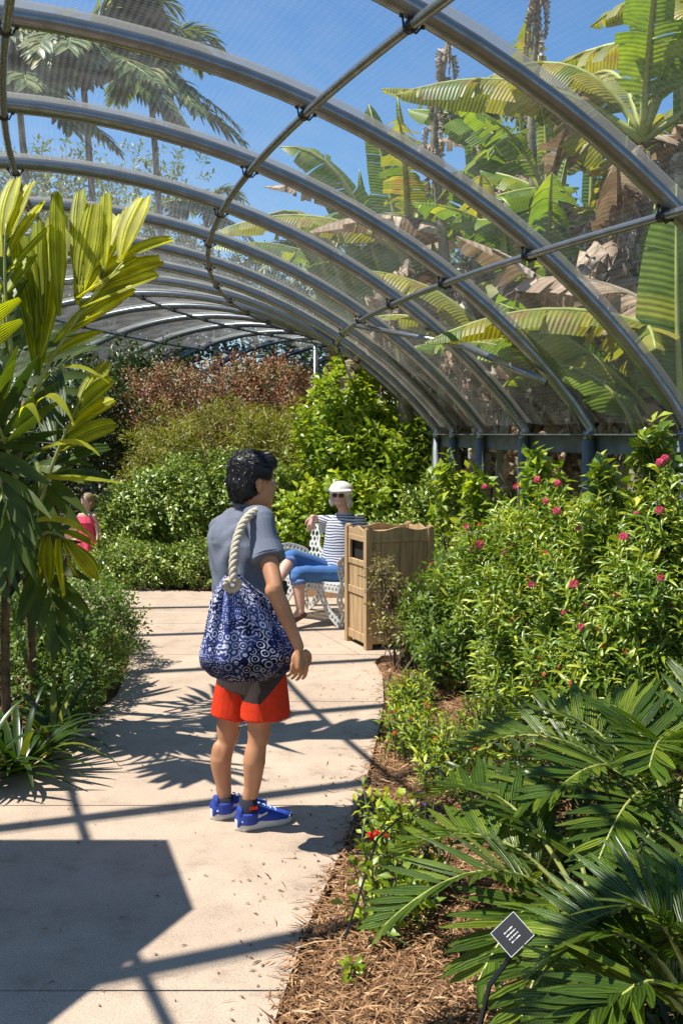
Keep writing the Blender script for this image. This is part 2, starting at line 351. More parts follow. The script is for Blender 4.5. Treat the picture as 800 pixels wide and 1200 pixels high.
class MB:
    def __init__(s): s.v = []; s.f = []
    def add(s, V, F):
        n = len(s.v); s.v += [tuple(v) for v in V]; s.f += [tuple(i + n for i in f) for f in F]; return s
    def tube(s, pts, rad, n=8, cap=True, flat=1.):
        pts = [Vector(p) for p in pts]; N = len(pts)
        if not hasattr(rad, '__len__'): rad = [rad] * N
        T = []
        for i in range(N):
            a = pts[max(i - 1, 0)]; b = pts[min(i + 1, N - 1)]; T.append((b - a).normalized())
        up = Vector((0, 0, 1)) if abs(T[0].z) < .9 else Vector((1, 0, 0))
        x = T[0].cross(up).normalized(); V = []
        for i in range(N):
            x = (x - T[i] * x.dot(T[i])).normalized(); y = T[i].cross(x)
            for k in range(n):
                a = 2 * math.pi * k / n; V.append(pts[i] + (x * math.cos(a) + y * math.sin(a) * flat) * rad[i])
        F = [(i * n + k, i * n + (k + 1) % n, (i + 1) * n + (k + 1) % n, (i + 1) * n + k) for i in range(N - 1) for k in range(n)]
        if cap: F += [tuple(range(n - 1, -1, -1)), tuple((N - 1) * n + k for k in range(n))]
        return s.add(V, F)
    def box(s, c, size, ax=None, bev=0):
        """box centred c, half-sizes size/2, ax = 3 axes"""
        ax = ax or (Vector((1, 0, 0)), Vector((0, 1, 0)), Vector((0, 0, 1))); c = Vector(c)
        if bev:
            V = []; h = [q / 2 for q in size]
            for z, e in ((-h[2], bev), (-h[2] + bev, 0), (h[2] - bev, 0), (h[2], bev)):
                for sx, sy in ((-1, -1), (1, -1), (1, 1), (-1, 1)):
                    V.append(c + ax[0] * sx * (h[0] - e) + ax[1] * sy * (h[1] - e) + ax[2] * z)
            F = [(3, 2, 1, 0), (12, 13, 14, 15)]
            for j in range(3):
                for k in range(4): F.append((j * 4 + k, j * 4 + (k + 1) % 4, j * 4 + 4 + (k + 1) % 4, j * 4 + 4 + k))
            return s.add(V, F)
        V = [c + ax[0] * size[0] / 2 * i + ax[1] * size[1] / 2 * j + ax[2] * size[2] / 2 * k for k in (-1, 1) for i, j in ((-1, -1), (1, -1), (1, 1), (-1, 1))]
        return s.add(V, [(3, 2, 1, 0), (4, 5, 6, 7), (0, 1, 5, 4), (1, 2, 6, 5), (2, 3, 7, 6), (3, 0, 4, 7)])
    def ell(s, c, r, ax=None, nu=16, nv=10):
        ax = ax or (Vector((1, 0, 0)), Vector((0, 1, 0)), Vector((0, 0, 1))); c = Vector(c)
        if not hasattr(r, '__len__'): r = (r, r, r)
        V = []
        for j in range(1, nv):
            ph = math.pi * j / nv
            for k in range(nu):
                a = 2 * math.pi * k / nu
                V.append(c + ax[0] * r[0] * math.sin(ph) * math.cos(a) + ax[1] * r[1] * math.sin(ph) * math.sin(a) + ax[2] * r[2] * math.cos(ph))
        V += [c + ax[2] * r[2], c - ax[2] * r[2]]; t = len(V) - 2
        F = [(j * nu + k, (j + 1) * nu + k, (j + 1) * nu + (k + 1) % nu, j * nu + (k + 1) % nu) for j in range(nv - 2) for k in range(nu)]
        F += [(t, k, (k + 1) % nu) for k in range(nu)] + [(t + 1, (nv - 2) * nu + (k + 1) % nu, (nv - 2) * nu + k) for k in range(nu)]
        return s.add(V, F)
    def loft(s, rings, n=24, cap=True):
        """rings: (centre, axis a, ra, axis b, rb)"""
        V = []
        for c, a, ra, b, rb in rings:
            c = Vector(c)
            for k in range(n):
                t = 2 * math.pi * k / n; V.append(c + a * ra * math.cos(t) + b * rb * math.sin(t))
        F = [(i * n + k, i * n + (k + 1) % n, (i + 1) * n + (k + 1) % n, (i + 1) * n + k) for i in range(len(rings) - 1) for k in range(n)]
        if cap: F += [tuple(range(n - 1, -1, -1)), tuple((len(rings) - 1) * n + k for k in range(n))]
        return s.add(V, F)
    def build(s, name, m, parent=None, **k): return mesh(name, s.v, s.f, m, parent, **k)
    def skin(s, name, m, parent, voxel=.004, it=6, fac=.5, disp=None, matfn=None, **k):
        """fuse everything added into one continuous surface"""
        me = bpy.data.meshes.new('tmp'); me.from_pydata([tuple(v) for v in s.v], [], s.f)
        o = bpy.data.objects.new('tmp', me); COL.objects.link(o)
        bm = bmesh.new(); bm.from_mesh(me); bmesh.ops.recalc_face_normals(bm, faces=bm.faces); bm.to_mesh(me); bm.free()
        r = o.modifiers.new('r', 'REMESH'); r.mode = 'VOXEL'; r.voxel_size = voxel
        if it: q = o.modifiers.new('s', 'SMOOTH'); q.iterations = it; q.factor = fac
        dg = bpy.context.evaluated_depsgraph_get(); ev = o.evaluated_get(dg)
        m2 = bpy.data.meshes.new_from_object(ev); bpy.data.objects.remove(o); bpy.data.meshes.remove(me)
        nv = len(m2.vertices); co = np.empty(nv * 3, dtype=np.float32); m2.vertices.foreach_get('co', co); co = co.reshape(-1, 3)
        if disp is not None:
            no = np.empty(nv * 3, dtype=np.float32); m2.vertices.foreach_get('normal', no); no = no.reshape(-1, 3)
            co = co + no * disp(co)[:, None]
        b = np.array(BASE[parent.name], dtype=np.float32) if parent is not None else np.zeros(3, dtype=np.float32)
        m2.vertices.foreach_set('co', (co - b).astype(np.float32).ravel()); m2.update(); m2.materials.clear()
        ob = finish(m2, name, m, parent, smooth=True, **k)
        if matfn is not None:
            ce = np.empty(len(m2.polygons) * 3, dtype=np.float32); m2.polygons.foreach_get('center', ce)
            m2.polygons.foreach_set('material_index', matfn(ce.reshape(-1, 3) + b).astype(np.int32)); m2.update()
        return ob
def chain(pts, rads, sub=5):
    """smooth tapered limb path through joints"""
    P = [Vector(p) for p in pts]; out = []; ro = []
    n = len(P)
    for i in range(n - 1):
        p0 = P[max(i - 1, 0)]; p1 = P[i]; p2 = P[i + 1]; p3 = P[min(i + 2, n - 1)]
        for k in range(sub + (1 if i == n - 2 else 0)):
            t = k / sub
            out.append(.5 * ((2 * p1) + (p2 - p0) * t + (2 * p0 - 5 * p1 + 4 * p2 - p3) * t * t + (3 * p1 - p0 - 3 * p2 + p3) * t ** 3))
            ro.append(rads[i] * (1 - t) + rads[i + 1] * t)
    return out, ro
def unit(a): return a / (np.linalg.norm(a, axis=-1, keepdims=True) + 1e-9)

# ------------------------------------------------------------------ foliage helpers
TPL = {
 'oval': (np.array([(0, 0, 0), (.45, -.5, .10), (.5, 0, 0), (.45, .5, .10), (1, 0, -.12)]), np.array([(0, 2, 1), (0, 3, 2), (2, 4, 1), (3, 4, 2)])),
 'quad': (np.array([(0, 0, 0), (.5, -.5, .05), (1, 0, -.05), (.5, .5, .05)]), np.array([(0, 3, 2, 1)])),
 'lance': (np.array([(0, 0, 0), (.3, -.5, .06), (.3, 0, 0), (.3, .5, .06), (.68, -.4, .02), (.68, 0, -.05), (.68, .4, .02), (1, 0, -.22)]),
           np.array([(0, 2, 1), (0, 3, 2), (1, 2, 5), (1, 5, 4), (2, 3, 6), (2, 6, 5), (4, 5, 7), (5, 6, 7)])),
}
def leaves(name, P, D, N, L, W, rnd, m, parent, tpl='oval', **k):
    T, F = TPL[tpl]
    D = unit(D); N = unit(N - D * (N * D).sum(1, keepdims=True)); S = np.cross(D, N)
    L = L[:, None, None]; W = W[:, None, None]
    V = P[:, None, :] + D[:, None, :] * T[None, :, 0:1] * L + S[:, None, :] * T[None, :, 1:2] * W + N[:, None, :] * T[None, :, 2:3] * L
    n = len(P); q = len(T)
    FF = (F[None] + (np.arange(n) * q)[:, None, None]).reshape(-1, F.shape[1])
    return mesh(name, V.reshape(-1, 3), FF, m, parent, kind='stuff', rnd=np.repeat(rnd, q), **k)
def blobtwigs(blobs, n, lump=.18, inner=.45, seed=0, zmin=.03, low=-.55):
    r = np.random.default_rng(seed); B = np.array(blobs, float)
    wgt = (B[:, 3] * B[:, 4] + B[:, 3] * B[:, 5] + B[:, 4] * B[:, 5]); idx = r.choice(len(B), int(n * 1.5), p=wgt / wgt.sum())
    d = unit(r.normal(size=(len(idx), 3))); b = B[idx]
    ok = d[:, 2] > low; d = d[ok]; b = b[ok]
    ph = np.sin(d[:, 0] * 5 + b[:, 0] * 3) * np.cos(d[:, 1] * 5.5 + b[:, 1] * 2.1) + np.sin(d[:, 2] * 7 + b[:, 2] * 5 + d[:, 0] * 9) * .6
    rad = (1 - r.beta(1, 2.6, len(d)) * inner) * (1 + lump * ph) + r.exponential(.035, len(d))
    P = b[:, :3] + d * rad[:, None] * b[:, 3:6]
    ok = P[:, 2] > zmin; return P[ok][:n], unit(d[ok] / b[ok][:, 3:6])[:n]
def bush(name, label, cat, base, blobs, n, k, L, W, m, tpl='oval', seed=0, twig=.16, stems=6, group=None, lump=.18, inner=.45,
         up=.5, stemm=None, low=-.55, droop=0, flowers=None, spread=1.0):
    r = np.random.default_rng(seed + 100)
    t = thing(name, label, cat, base, group)
    P, O = blobtwigs(blobs, n, lump, inner, seed, low=low); n = len(P)
    D = unit(O * .6 + np.array([0, 0, up]) + r.normal(size=(n, 3)) * .45)
    clr = r.random(n)
    PP = []; DD = []; NN = []; RR = []
    for j in range(k):
        ang = j * 2.4 + r.random(n) * .8
        a = unit(np.cross(D, [0.31, .17, 1.0]) + 1e-6); bb = np.cross(D, a)
        side = a * np.cos(ang)[:, None] + bb * np.sin(ang)[:, None]
        f = (j + .5) / k
        PP.append(P + D * (twig * (f - .6)) + side * .006)
        DD.append(unit(D * (.35 + .7 * f) + side * spread - np.array([0, 0, droop]) + r.normal(size=(n, 3)) * .2))
        NN.append(unit(np.array([0, 0, .8]) + O * .45 + D * .35 + r.normal(size=(n, 3)) * .35))
        RR.append(np.clip(clr * .55 + r.random(n) * .35 + f * .15, 0, 1))
    PP = np.concatenate(PP); DD = np.concatenate(DD); NN = np.concatenate(NN); RR = np.concatenate(RR)
    PP[:, 2] = np.maximum(PP[:, 2], .01)
    s = L * (.6 + .75 * r.random(len(PP)))
    leaves('foliage', PP, DD, NN, s, s * W * (.8 + .4 * r.random(len(PP))), RR, m, t, tpl)
    mb = MB(); B = list(blobs)
    for i in range(stems):
        b = B[i % len(B)]; e = Vector((b[0] + random.uniform(-.7, .7) * b[3], b[1] + random.uniform(-.7, .7) * b[4], b[2] + random.uniform(0, .8) * b[5]))
        s0 = Vector(base) + Vector((random.uniform(-.12, .12), random.uniform(-.12, .12), -.05)) * (1 if stems < 12 else 3)
        mid = s0.lerp(e, .5) + Vector((random.uniform(-.08, .08), random.uniform(-.08, .08), .1))
        pts, rr = chain([s0, mid, e], [.016 * min(1, max(b[3:6]) * 2.2), .011 * min(1, max(b[3:6]) * 2.2), .004 * min(1, max(b[3:6]) * 4)], 4); mb.tube(pts, rr, 5)
    # visible side twigs
    for i in r.choice(n, min(n, 160), replace=False):
        p = Vector(P[i]); d = Vector(D[i]); mb.tube([p - d * twig * 1.6, p + d * twig * .45], [.004, .002], 3, cap=False)
    mb.build('stems', stemm or M_twig, t, kind='stuff')
    return t, P, O, D
def bez(a, b, c, t): return a * (1 - t) ** 2 + b * 2 * t * (1 - t) + c * t * t
def bezd(a, b, c, t): return ((b - a) * (1 - t) + (c - b) * t).normalized()
def blade(P0, D, N, L, W, droop=.3, n=5, tip=.15, cup=.12, base=.35, twist=0):
    """one leaf blade: 3 verts across, n+1 along; returns V,F,UV"""
    D = D.normalized(); N = (N - D * N.dot(D)).normalized(); V = []; UV = []; p = Vector(P0); d = D.copy(); nn = N.copy()
    st = L / n
    for i in range(n + 1):
        t = i / n
        wv = W * .5 * min(1, base + (1 - base) * (t / .35) ** .8 if t < .35 else 1) * (1 - (1 - tip) * max(0, (t - .45) / .55) ** 1.6)
        S = d.cross(nn).normalized(); q = nn
        V += [p - S * wv + q * wv * cup * 2, p, p + S * wv + q * wv * cup * 2]; UV += [(0, t), (.5, t), (1, t)]
        d2 = (d - Vector((0, 0, 1)) * droop / n * (.4 + 1.2 * t)).normalized()
        nn = (nn - d2 * nn.dot(d2)).normalized(); d = d2; p = p + d * st
    F = []
    for i in range(n):
        a = i * 3; F += [(a, a + 1, a + 4, a + 3), (a + 1, a + 2, a + 5, a + 4)]
    return V, F, UV
def frond(parent, a, b, c, pairs, L, W, m, rm=None, t0=.18, ang=(65, 25), droop=.35, tip=.15, roll=0, joined=False, rad=(.011, .003),
          vee=.35, seed=0, prof=None, leafn=5, cup=.12, upn=None):
    """feather leaf: stalk along a bezier with leaflets on both sides; each leaflet a mesh of its own unless joined"""
    a, b, c = Vector(a), Vector(b), Vector(c); rr = random.Random(seed)
    mb = MB(); K = 14
    mb.tube([bez(a, b, c, i / K) for i in range(K + 1)], [rad[0] * (1 - i / K) + rad[1] * i / K for i in range(K + 1)], 6)
    fr = mb.build('frond', rm or M_rachis, parent)
    AV = []; AF = []; AU = []; AR = []
    for i in range(pairs):
        t = t0 + (1 - t0) * (i + .5) / pairs
        p = bez(a, b, c, t); T = bezd(a, b, c, t)
        up = upn or Vector((0, 0, 1)); S = T.cross(up)
        if S.length < .15: S = T.cross(Vector((0, 1, 0)))
        S.normalize(); N = S.cross(T).normalized()
        if roll:
            q = Matrix.Rotation(roll, 3, T); S = q @ S; N = q @ N
        f = (t - t0) / (1 - t0)
        pl = (math.sin(math.pi * min(1, .22 + .70 * f)) ** .6) if prof is None else prof(f)
        an = R(ang[0] * (1 - f) + ang[1] * f)
        for sd in (-1, 1):
            if rr.random() < .03: continue
            an2 = an + rr.uniform(-.1, .1)
            D = T * math.cos(an2) + S * sd * math.sin(an2) + N * (vee + rr.uniform(-.12, .12))
            NN = N * 1 - S * sd * vee
            V, F, UV = blade(p, D, NN, L * pl * rr.uniform(.88, 1.08), W * (.75 + .25 * pl) * rr.uniform(.85, 1.1), droop * rr.uniform(.5, 1.5), leafn, tip, cup)
            cr = min(1, max(0, .5 + rr.uniform(-.42, .42)))
            if joined:
                k = len(AV); AV += V; AF += [tuple(x + k for x in f_) for f_ in F]; AU += UV; AR += [cr] * len(V)
            else:
                mesh('leaflet', V, np.array(F), m, fr, rnd=[cr] * len(V), uv=UV, smooth=True)
    if joined: mesh('leaflets', AV, np.array(AF), m, fr, kind='stuff', rnd=AR, uv=AU, smooth=True)
    return fr

# ================================================================== SETTING
def structure(o): o['kind'] = 'structure'; return o
gm = MB(); S_ = 400
gv = [(-S_, -S_, -.06), (S_, -S_, -.06), (S_, S_, -.06), (-S_, S_, -.06)]
structure(mesh('ground', gv, [(0, 1, 2, 3)], M_ground))

# path outline (metres), counter-clockwise
RIGHT = [(-.30, -2), (-.28, 1.5), (-.20, 2.6), (-.12, 3.2), (.01, 3.9), (.10, 4.5), (.18, 5.2), (.26, 6.0), (.28, 6.7), (.24, 7.12), (.30, 7.33), (.62, 7.38), (1.0, 7.5), (1.35, 8.1), (3.5, 9.2), (6, 9.6)]
BACK = [(6, 11.2), (2.5, 10.4), (.9, 9.9), (-.2, 9.95), (-.75, 10.25), (-1.35, 10.35), (-2.2, 10.6), (-2.8, 11.2), (-3.1, 12.6), (-2.8, 16), (-4.2, 16), (-4.6, 12), (-6.5, 10.5)]
LEFT = [(-6.5, 9.1), (-3.2, 9.35), (-2.25, 9.0), (-1.85, 8.2), (-1.55, 7.2), (-1.42, 6.2), (-1.5, 5.4), (-1.75, 4.75), (-2.3, 4.5), (-3.4, 4.3), (-3.4, -2)]
OUT = RIGHT + BACK + LEFT
def clip(poly, ax, v, keep):
    o = []
    for i in range(len(poly)):
        p, q = poly[i - 1], poly[i]; a = (p[ax] - v) * keep; b = (q[ax] - v) * keep
        if a >= 0: o.append(p) if False else None
        if (a >= 0) != (b >= 0):
            t = a / (a - b); o.append((p[0] + (q[0] - p[0]) * t, p[1] + (q[1] - p[1]) * t))
        if b >= 0: o.append(q)
    return o
path = structure(thing('path', 'tan concrete footpath in large slabs curving through the planting', None)); 
del path['label']
def slab(poly, z=0.0):
    n = len(poly)
    if n < 3: return
    bm = bmesh.new(); vs = [bm.verts.new((x, y, z)) for x, y in poly]
    f = bm.faces.new(vs); bm.normal_update()
    if f.normal.z < 0: f.normal_flip()
    r = bmesh.ops.extrude_face_region(bm, geom=[f]); dn = [v for v in r['geom'] if isinstance(v, bmesh.types.BMVert)]
    bmesh.ops.translate(bm, verts=dn, vec=(0, 0, -.09))
    bmesh.ops.recalc_face_normals(bm, faces=bm.faces)
    me = bpy.data.meshes.new('slab'); bmesh.ops.triangulate(bm, faces=bm.faces); bm.to_mesh(me); bm.free()
    finish(me, 'slab', M_conc, path)
JO = [-2, -.1, 1.35, 2.84, 4.32, 6.05, 7.36, 8.6, 9.25, 10.9, 13, 16.1]
for a, b in zip(JO[:-1], JO[1:]):
    st = clip(clip(OUT, 1, a + .004, 1), 1, b - .004, -1)
    if a == 7.36:      # oblique joint in front of the bench
        dg = lambda pl, s_, o_: (lambda q: [(x, y) for x, y in q])([(x - (y - 7.2) * -.385, y) for x, y in pl]) if s_ else [(x + (y - 7.2) * -.385, y) for x, y in pl]
        sk = dg(st, 1, 0); slab(dg(clip(sk, 0, .196, -1), 0, 0)); slab(dg(clip(sk, 0, .204, 1), 0, 0))
    else: slab(st)

OA = np.array(OUT)
def polydist(P):
    A = OA; B = np.roll(OA, -1, 0); d = np.full(len(P), 1e9); ins = np.zeros(len(P), bool)
    for p, q in zip(A, B):
        e = q - p; t = np.clip(((P - p) @ e) / (e @ e), 0, 1); d = np.minimum(d, np.linalg.norm(P - (p + t[:, None] * e), axis=1))
        c = ((p[1] > P[:, 1]) != (q[1] > P[:, 1])) & (P[:, 0] < (q[0] - p[0]) * (P[:, 1] - p[1]) / (q[1] - p[1] + 1e-12) + p[0]); ins ^= c
    return np.where(ins, -d, d)
def bed(name, x0, x1, y0, y1, st):
    xs = np.arange(x0, x1, st); ys = np.arange(y0, y1, st); X, Y = np.meshgrid(xs, ys); P = np.stack([X.ravel(), Y.ravel()], 1)
    d = polydist(P)
    nz = np.array([pnoise(Vector((p[0] * 4, p[1] * 4, 0))) * .014 + pnoise(Vector((p[0] * 19, p[1] * 19, 3))) * .008 for p in P])
    Z = np.where(d < 0, -.05, -.02 + np.clip(d, 0, .6) * .10 + nz)
    nx = len(xs); i, j = np.meshgrid(np.arange(nx - 1), np.arange(len(ys) - 1)); a = (j * nx + i).ravel()
    return structure(mesh(name, np.column_stack([P, Z]), np.stack([a, a + 1, a + nx + 1, a + nx], 1), M_soil, smooth=True)), None
bed('mulch_bed', -7, 4.2, -1, 17, .09)

# loose wood chips
n = 62000
cx = rng.uniform(-.45, 2.3, n); cy = 1.9 + rng.beta(1.1, 2.2, n) * 6.2
P2 = np.column_stack([cx, cy]); d = polydist(P2)
ok = (d > -.02) | ((d > -.22) & (rng.random(n) < .02)); ok &= ~((cy > 7.0) & (d < 0))
P2 = P2[ok]; d = d[ok]; n = len(P2)
Pz = np.where(d < 0, .004, -.012 + np.clip(d, 0, .6) * .10 + rng.uniform(0, .022, n))
an = rng.uniform(0, 2 * np.pi, n); D = np.column_stack([np.cos(an), np.sin(an), rng.normal(0, .16, n)]); D[d < 0, 2] = 0
N = np.column_stack([rng.normal(0, .35, n), rng.normal(0, .35, n), np.ones(n)]); N[d < 0, :2] = 0
L = rng.gamma(3, .012, n) + .012
leaves('wood_chips', np.column_stack([P2, Pz]), D, N, L * 1.15, rng.uniform(.0025, .0075, n), rng.random(n), M_chip, None, 'quad')
o = bpy.data.objects['wood_chips']; o['label'] = 'loose tan wood chip mulch over the bed on the right of the path'; o['category'] = 'mulch'
# fallen bits on the concrete
n = 260
cx = rng.uniform(-1.6, .2, n); cy = 2.4 + rng.beta(1, 1.5, n) * 6; cx = np.where(rng.random(n) < .6, np.interp(cy, [2.6, 3.9, 5.2, 6.7], [-.2, 0, .18, .28]) - rng.exponential(.22, n), cx)
d = polydist(np.column_stack([cx, cy])); ok = d < -.01; cx, cy = cx[ok], cy[ok]; n = len(cx)
an = rng.uniform(0, 6.28, n)
leaves('leaf_litter', np.column_stack([cx, cy, np.full(n, .004)]), np.column_stack([np.cos(an), np.sin(an), 0 * an]), np.column_stack([0 * an, 0 * an, 1 + 0 * an]),
       rng.uniform(.008, .03, n), rng.uniform(.004, .01, n), rng.random(n) * .5, M_chip, None, 'oval')
o = bpy.data.objects['leaf_litter']; o['label'] = 'scattered dry leaf and bark bits lying on the concrete'; o['category'] = 'litter'

# ================================================================== ARCHED SCREEN TUNNEL
TQ = dict(D=.9898, psi=.299, kap=.06545, kap2=.00058, Fx=1.654, Fy=6.685, zf=1.70, R=4.715, al=.890)
def foot(i):
    x, y = TQ['Fx'], TQ['Fy']; s = i - 3; N = max(1, int(abs(s) * 4)); ds = s / N
    for j in range(N):
        m_ = (j + .5) * ds; psi = TQ['psi'] - TQ['kap'] * m_ - TQ['kap2'] * m_ * m_
        x += -math.sin(psi) * TQ['D'] * ds; y += math.cos(psi) * TQ['D'] * ds
    return x, y, TQ['psi'] - TQ['kap'] * s - TQ['kap2'] * s * s
def tp(i, t, off=0):
    x, y, psi = foot(i); al = TQ['al']; RR = TQ['R']
    w_ = RR * math.sin(al) - (RR + off) * math.sin(al - t); z = TQ['zf'] - RR * math.cos(al) + (RR + off) * math.cos(al - t)
    return Vector((x - math.cos(psi) * w_, y - math.sin(psi) * w_, z))
tun = thing('screen_tunnel', 'long curved arched garden tunnel of galvanised steel hoops covered in fine screen', 'tunnel')
al = TQ['al']
I0, I1 = -3, 27
# one hoop in its own plane, shared by all
mb = MB(); W_ = 2 * TQ['R'] * math.sin(al); zf = TQ['zf']
pts = [(0, 0, zf - .10), (0, 0, zf - .02)]
for k in range(41):
    t = 2 * al * k / 40
    pts.append((TQ['R'] * (math.sin(al - t) - math.sin(al)), 0, zf + TQ['R'] * (math.cos(al - t) - math.cos(al))))
pts += [(-W_, 0, zf - .02), (-W_, 0, zf - .10)]
pts = [Vector(p) for p in pts]; pts[2] = pts[2] + Vector((-.004, 0, -.004))
mb.tube(pts, .041, 14); hoop = mb.build('hoop', M_galv, None, smooth=True); hme = hoop.data; bpy.data.objects.remove(hoop)
mp_ = MB().tube([(0, 0, -.05), (0, 0, zf - .09)], .045, 10).build('post', M_rail, None, smooth=True); pme = mp_.data; bpy.data.objects.remove(mp_)
mc = MB(); mc.tube([(0, -.022, 0), (0, .022, 0)], .026, 10); mc.tube([(-.05, 0, .03), (-.028, 0, -.016), (.028, 0, -.016), (.05, 0, .03)], .005, 5)
mc.tube([(-.05, 0, .012), (-.05, 0, .05)], .007, 6); mc.tube([(.05, 0, .012), (.05, 0, .05)], .007, 6)
c_ = mc.build('clamp', M_black, None, smooth=True); cme = c_.data; bpy.data.objects.remove(c_)
def inst(name, me, M, parent):
    o = bpy.data.objects.new(name, me); COL.objects.link(o); o.parent = parent; o.matrix_local = M; BASE[o.name] = BASE[parent.name]; return o
for i in range(I0, I1 + 1):
    x, y, psi = foot(i); M = Matrix.Translation((x, y, 0)) @ Matrix.Rotation(psi, 4, 'Z')
    inst('hoop', hme, M, tun); inst('post', pme, M, tun)
    inst('post', pme, M @ Matrix.Translation((-W_, 0, 0)), tun)
# purlins run under the hoops
for t in (al / 3, al * 2 / 3, al, al * 4 / 3, al * 5 / 3):
    pts = [tp(I0 + (I1 - I0) * k / 120, t, -.062) for k in range(121)]
    MB().tube(pts, .021, 8).build('purlin', M_galv, tun, smooth=True)
    for i in range(I0, 14):
        p = tp(i, t, -.062); q = tp(i + .05, t, -.062); T = (q - p).normalized(); nrm = (tp(i, t) - p).normalized(); S = T.cross(nrm).normalized()
        M = Matrix((S, T, nrm)).transposed().to_4x4(); M.translation = p; inst('clamp', cme, M, tun)
# diagonal brace seen shining in the right side
MB().tube([tp(5, al * .335, -.11), tp(3.45, .19, -.11)], .021, 8).build('brace', M_galv, tun, smooth=True)
MB().tube([tp(3.45, .19, -.11), tp(2.9, .10, -.10)], .026, 8).build('brace', M_galv, tun, smooth=True)
# centre post far along
p = tp(14.3, al, -.08); MB().tube([(p.x, p.y, 0), p], .05, 8).build('post', M_galv, tun, smooth=True)
# eaves rails (channel) on both sides
for side in (0, 1):
    V = []; F = []; prof = [(.050, zf - .055), (.085, zf - .055), (.085, zf - .063), (.056, zf - .063), (.056, zf - .172), (.085, zf - .172), (.085, zf - .180), (.050, zf - .180)]
    K = 60
    for k in range(K + 1):
        i = I0 + (I1 - I0) * k / K; x, y, psi = foot(i)
        for a, z in prof:
            w_ = (-a if side == 0 else W_ + a); V.append((x - math.cos(psi) * w_, y - math.sin(psi) * w_, z))
    m_ = len(prof)
    for k in range(K):
        for j in range(m_): F.append((k * m_ + j, k * m_ + (j + 1) % m_, (k + 1) * m_ + (j + 1) % m_, (k + 1) * m_ + j))
    mesh('rail', V, F, M_rail, tun)
    V = []; F = []
    for k in range(K + 1):      # inner flange, catches the light
        i = I0 + (I1 - I0) * k / K; x, y, psi = foot(i)
        for a, z in ((-.05, zf - .050), (.05, zf - .050), (.05, zf - .058), (-.05, zf - .058)):
            w_ = (-a if side == 0 else W_ + a); V.append((x - math.cos(psi) * w_, y - math.sin(psi) * w_, z))
    for k in range(K):
        for j in range(4): F.append((k * 4 + j, k * 4 + (j + 1) % 4, (k + 1) * 4 + (j + 1) % 4, (k + 1) * 4 + j))
    mesh('rail_cap', V, F, M_rail, tun)
# screen panels between neighbouring hoops
for i in range(I0, I1):
    V = []; UV = []; F = []; A, K = 6, 40
    for a in range(A + 1):
        for k in range(K + 1):
            t = 2 * al * k / K; sag = .018 * math.sin(math.pi * a / A)
            V.append(tp(i + a / A, t, .046 - sag)); UV.append((a / A + i, k / K * 8))
    for a in range(A):
        for k in range(K): q = a * (K + 1) + k; F.append((q, q + 1, q + K + 2, q + K + 1))
    mesh('screen_panel', V, np.array(F), M_mesh, tun, uv=UV, smooth=True)
for i in range(I0, I1 + 1):
    V = []; UV = []; F = []; K = 40
    for a in range(3):
        for k in range(K + 1): V.append(tp(i + (a - 1) * .052, 2 * al * k / K, .052 + (.006 if a == 1 else 0))); UV.append((i + a * .1, k / K * 8))
    for a in range(2):
        for k in range(K): q = a * (K + 1) + k; F.append((q, q + 1, q + K + 2, q + K + 1))
    mesh('screen_seam', V, np.array(F), M_seam, tun, uv=UV, smooth=True)

# ================================================================== UNSEEN SHELTER left of the camera: roof shaped to throw the broad shadow on the path
zr = 2.45; k = Vector((.5 * zr, .066 * zr))
sh = [(-.72, 3.97), (-.53, 3.40), (-.84, 2.72), (-1.35, 2.05), (-2.35, 1.95), (-2.75, 2.6), (-2.75, 3.97)]
rp = [Vector((x - k.x, y - k.y, zr)) for x, y in [(a * .985 - .02, b - .05) for a, b in sh]]
cen = sum(rp, Vector()) / len(rp)
she = thing('unseen_shadow_shelter', 'unseen shelter roof on posts, shaped to cast the broad shadow on the path', 'shelter', (cen.x, cen.y, 0))
mb = MB(); n = len(rp); top = [p + (cen - p) * .9 + Vector((0, 0, .35)) for p in rp]
mb.add(rp + top, [(i, (i + 1) % n, n + (i + 1) % n, n + i) for i in range(n)] + [tuple(range(2 * n - 1, n - 1, -1))] + [tuple(range(n))]).build('roof', M_wood, she)
mb = MB()
for i in range(n):
    a, b = rp[i], rp[(i + 1) % n]; c = (a + b) / 2; T = (b - a).normalized(); O_ = Vector((T.y, -T.x, 0))
    if O_.dot(c - cen) < 0: O_ = -O_
    mb.box(c + O_ * .008 + Vector((0, 0, -.04)), ((b - a).length + .03, .03, .10), (T, O_, Vector((0, 0, 1))))
mb.build('fascia', M_wood, she)
for p in (rp[0], rp[4], rp[5], rp[6]):
    q = p.lerp(cen, .2); MB().box((q.x, q.y, zr / 2 - .02), (.09, .09, zr - .05)).build('post', M_wood, she)

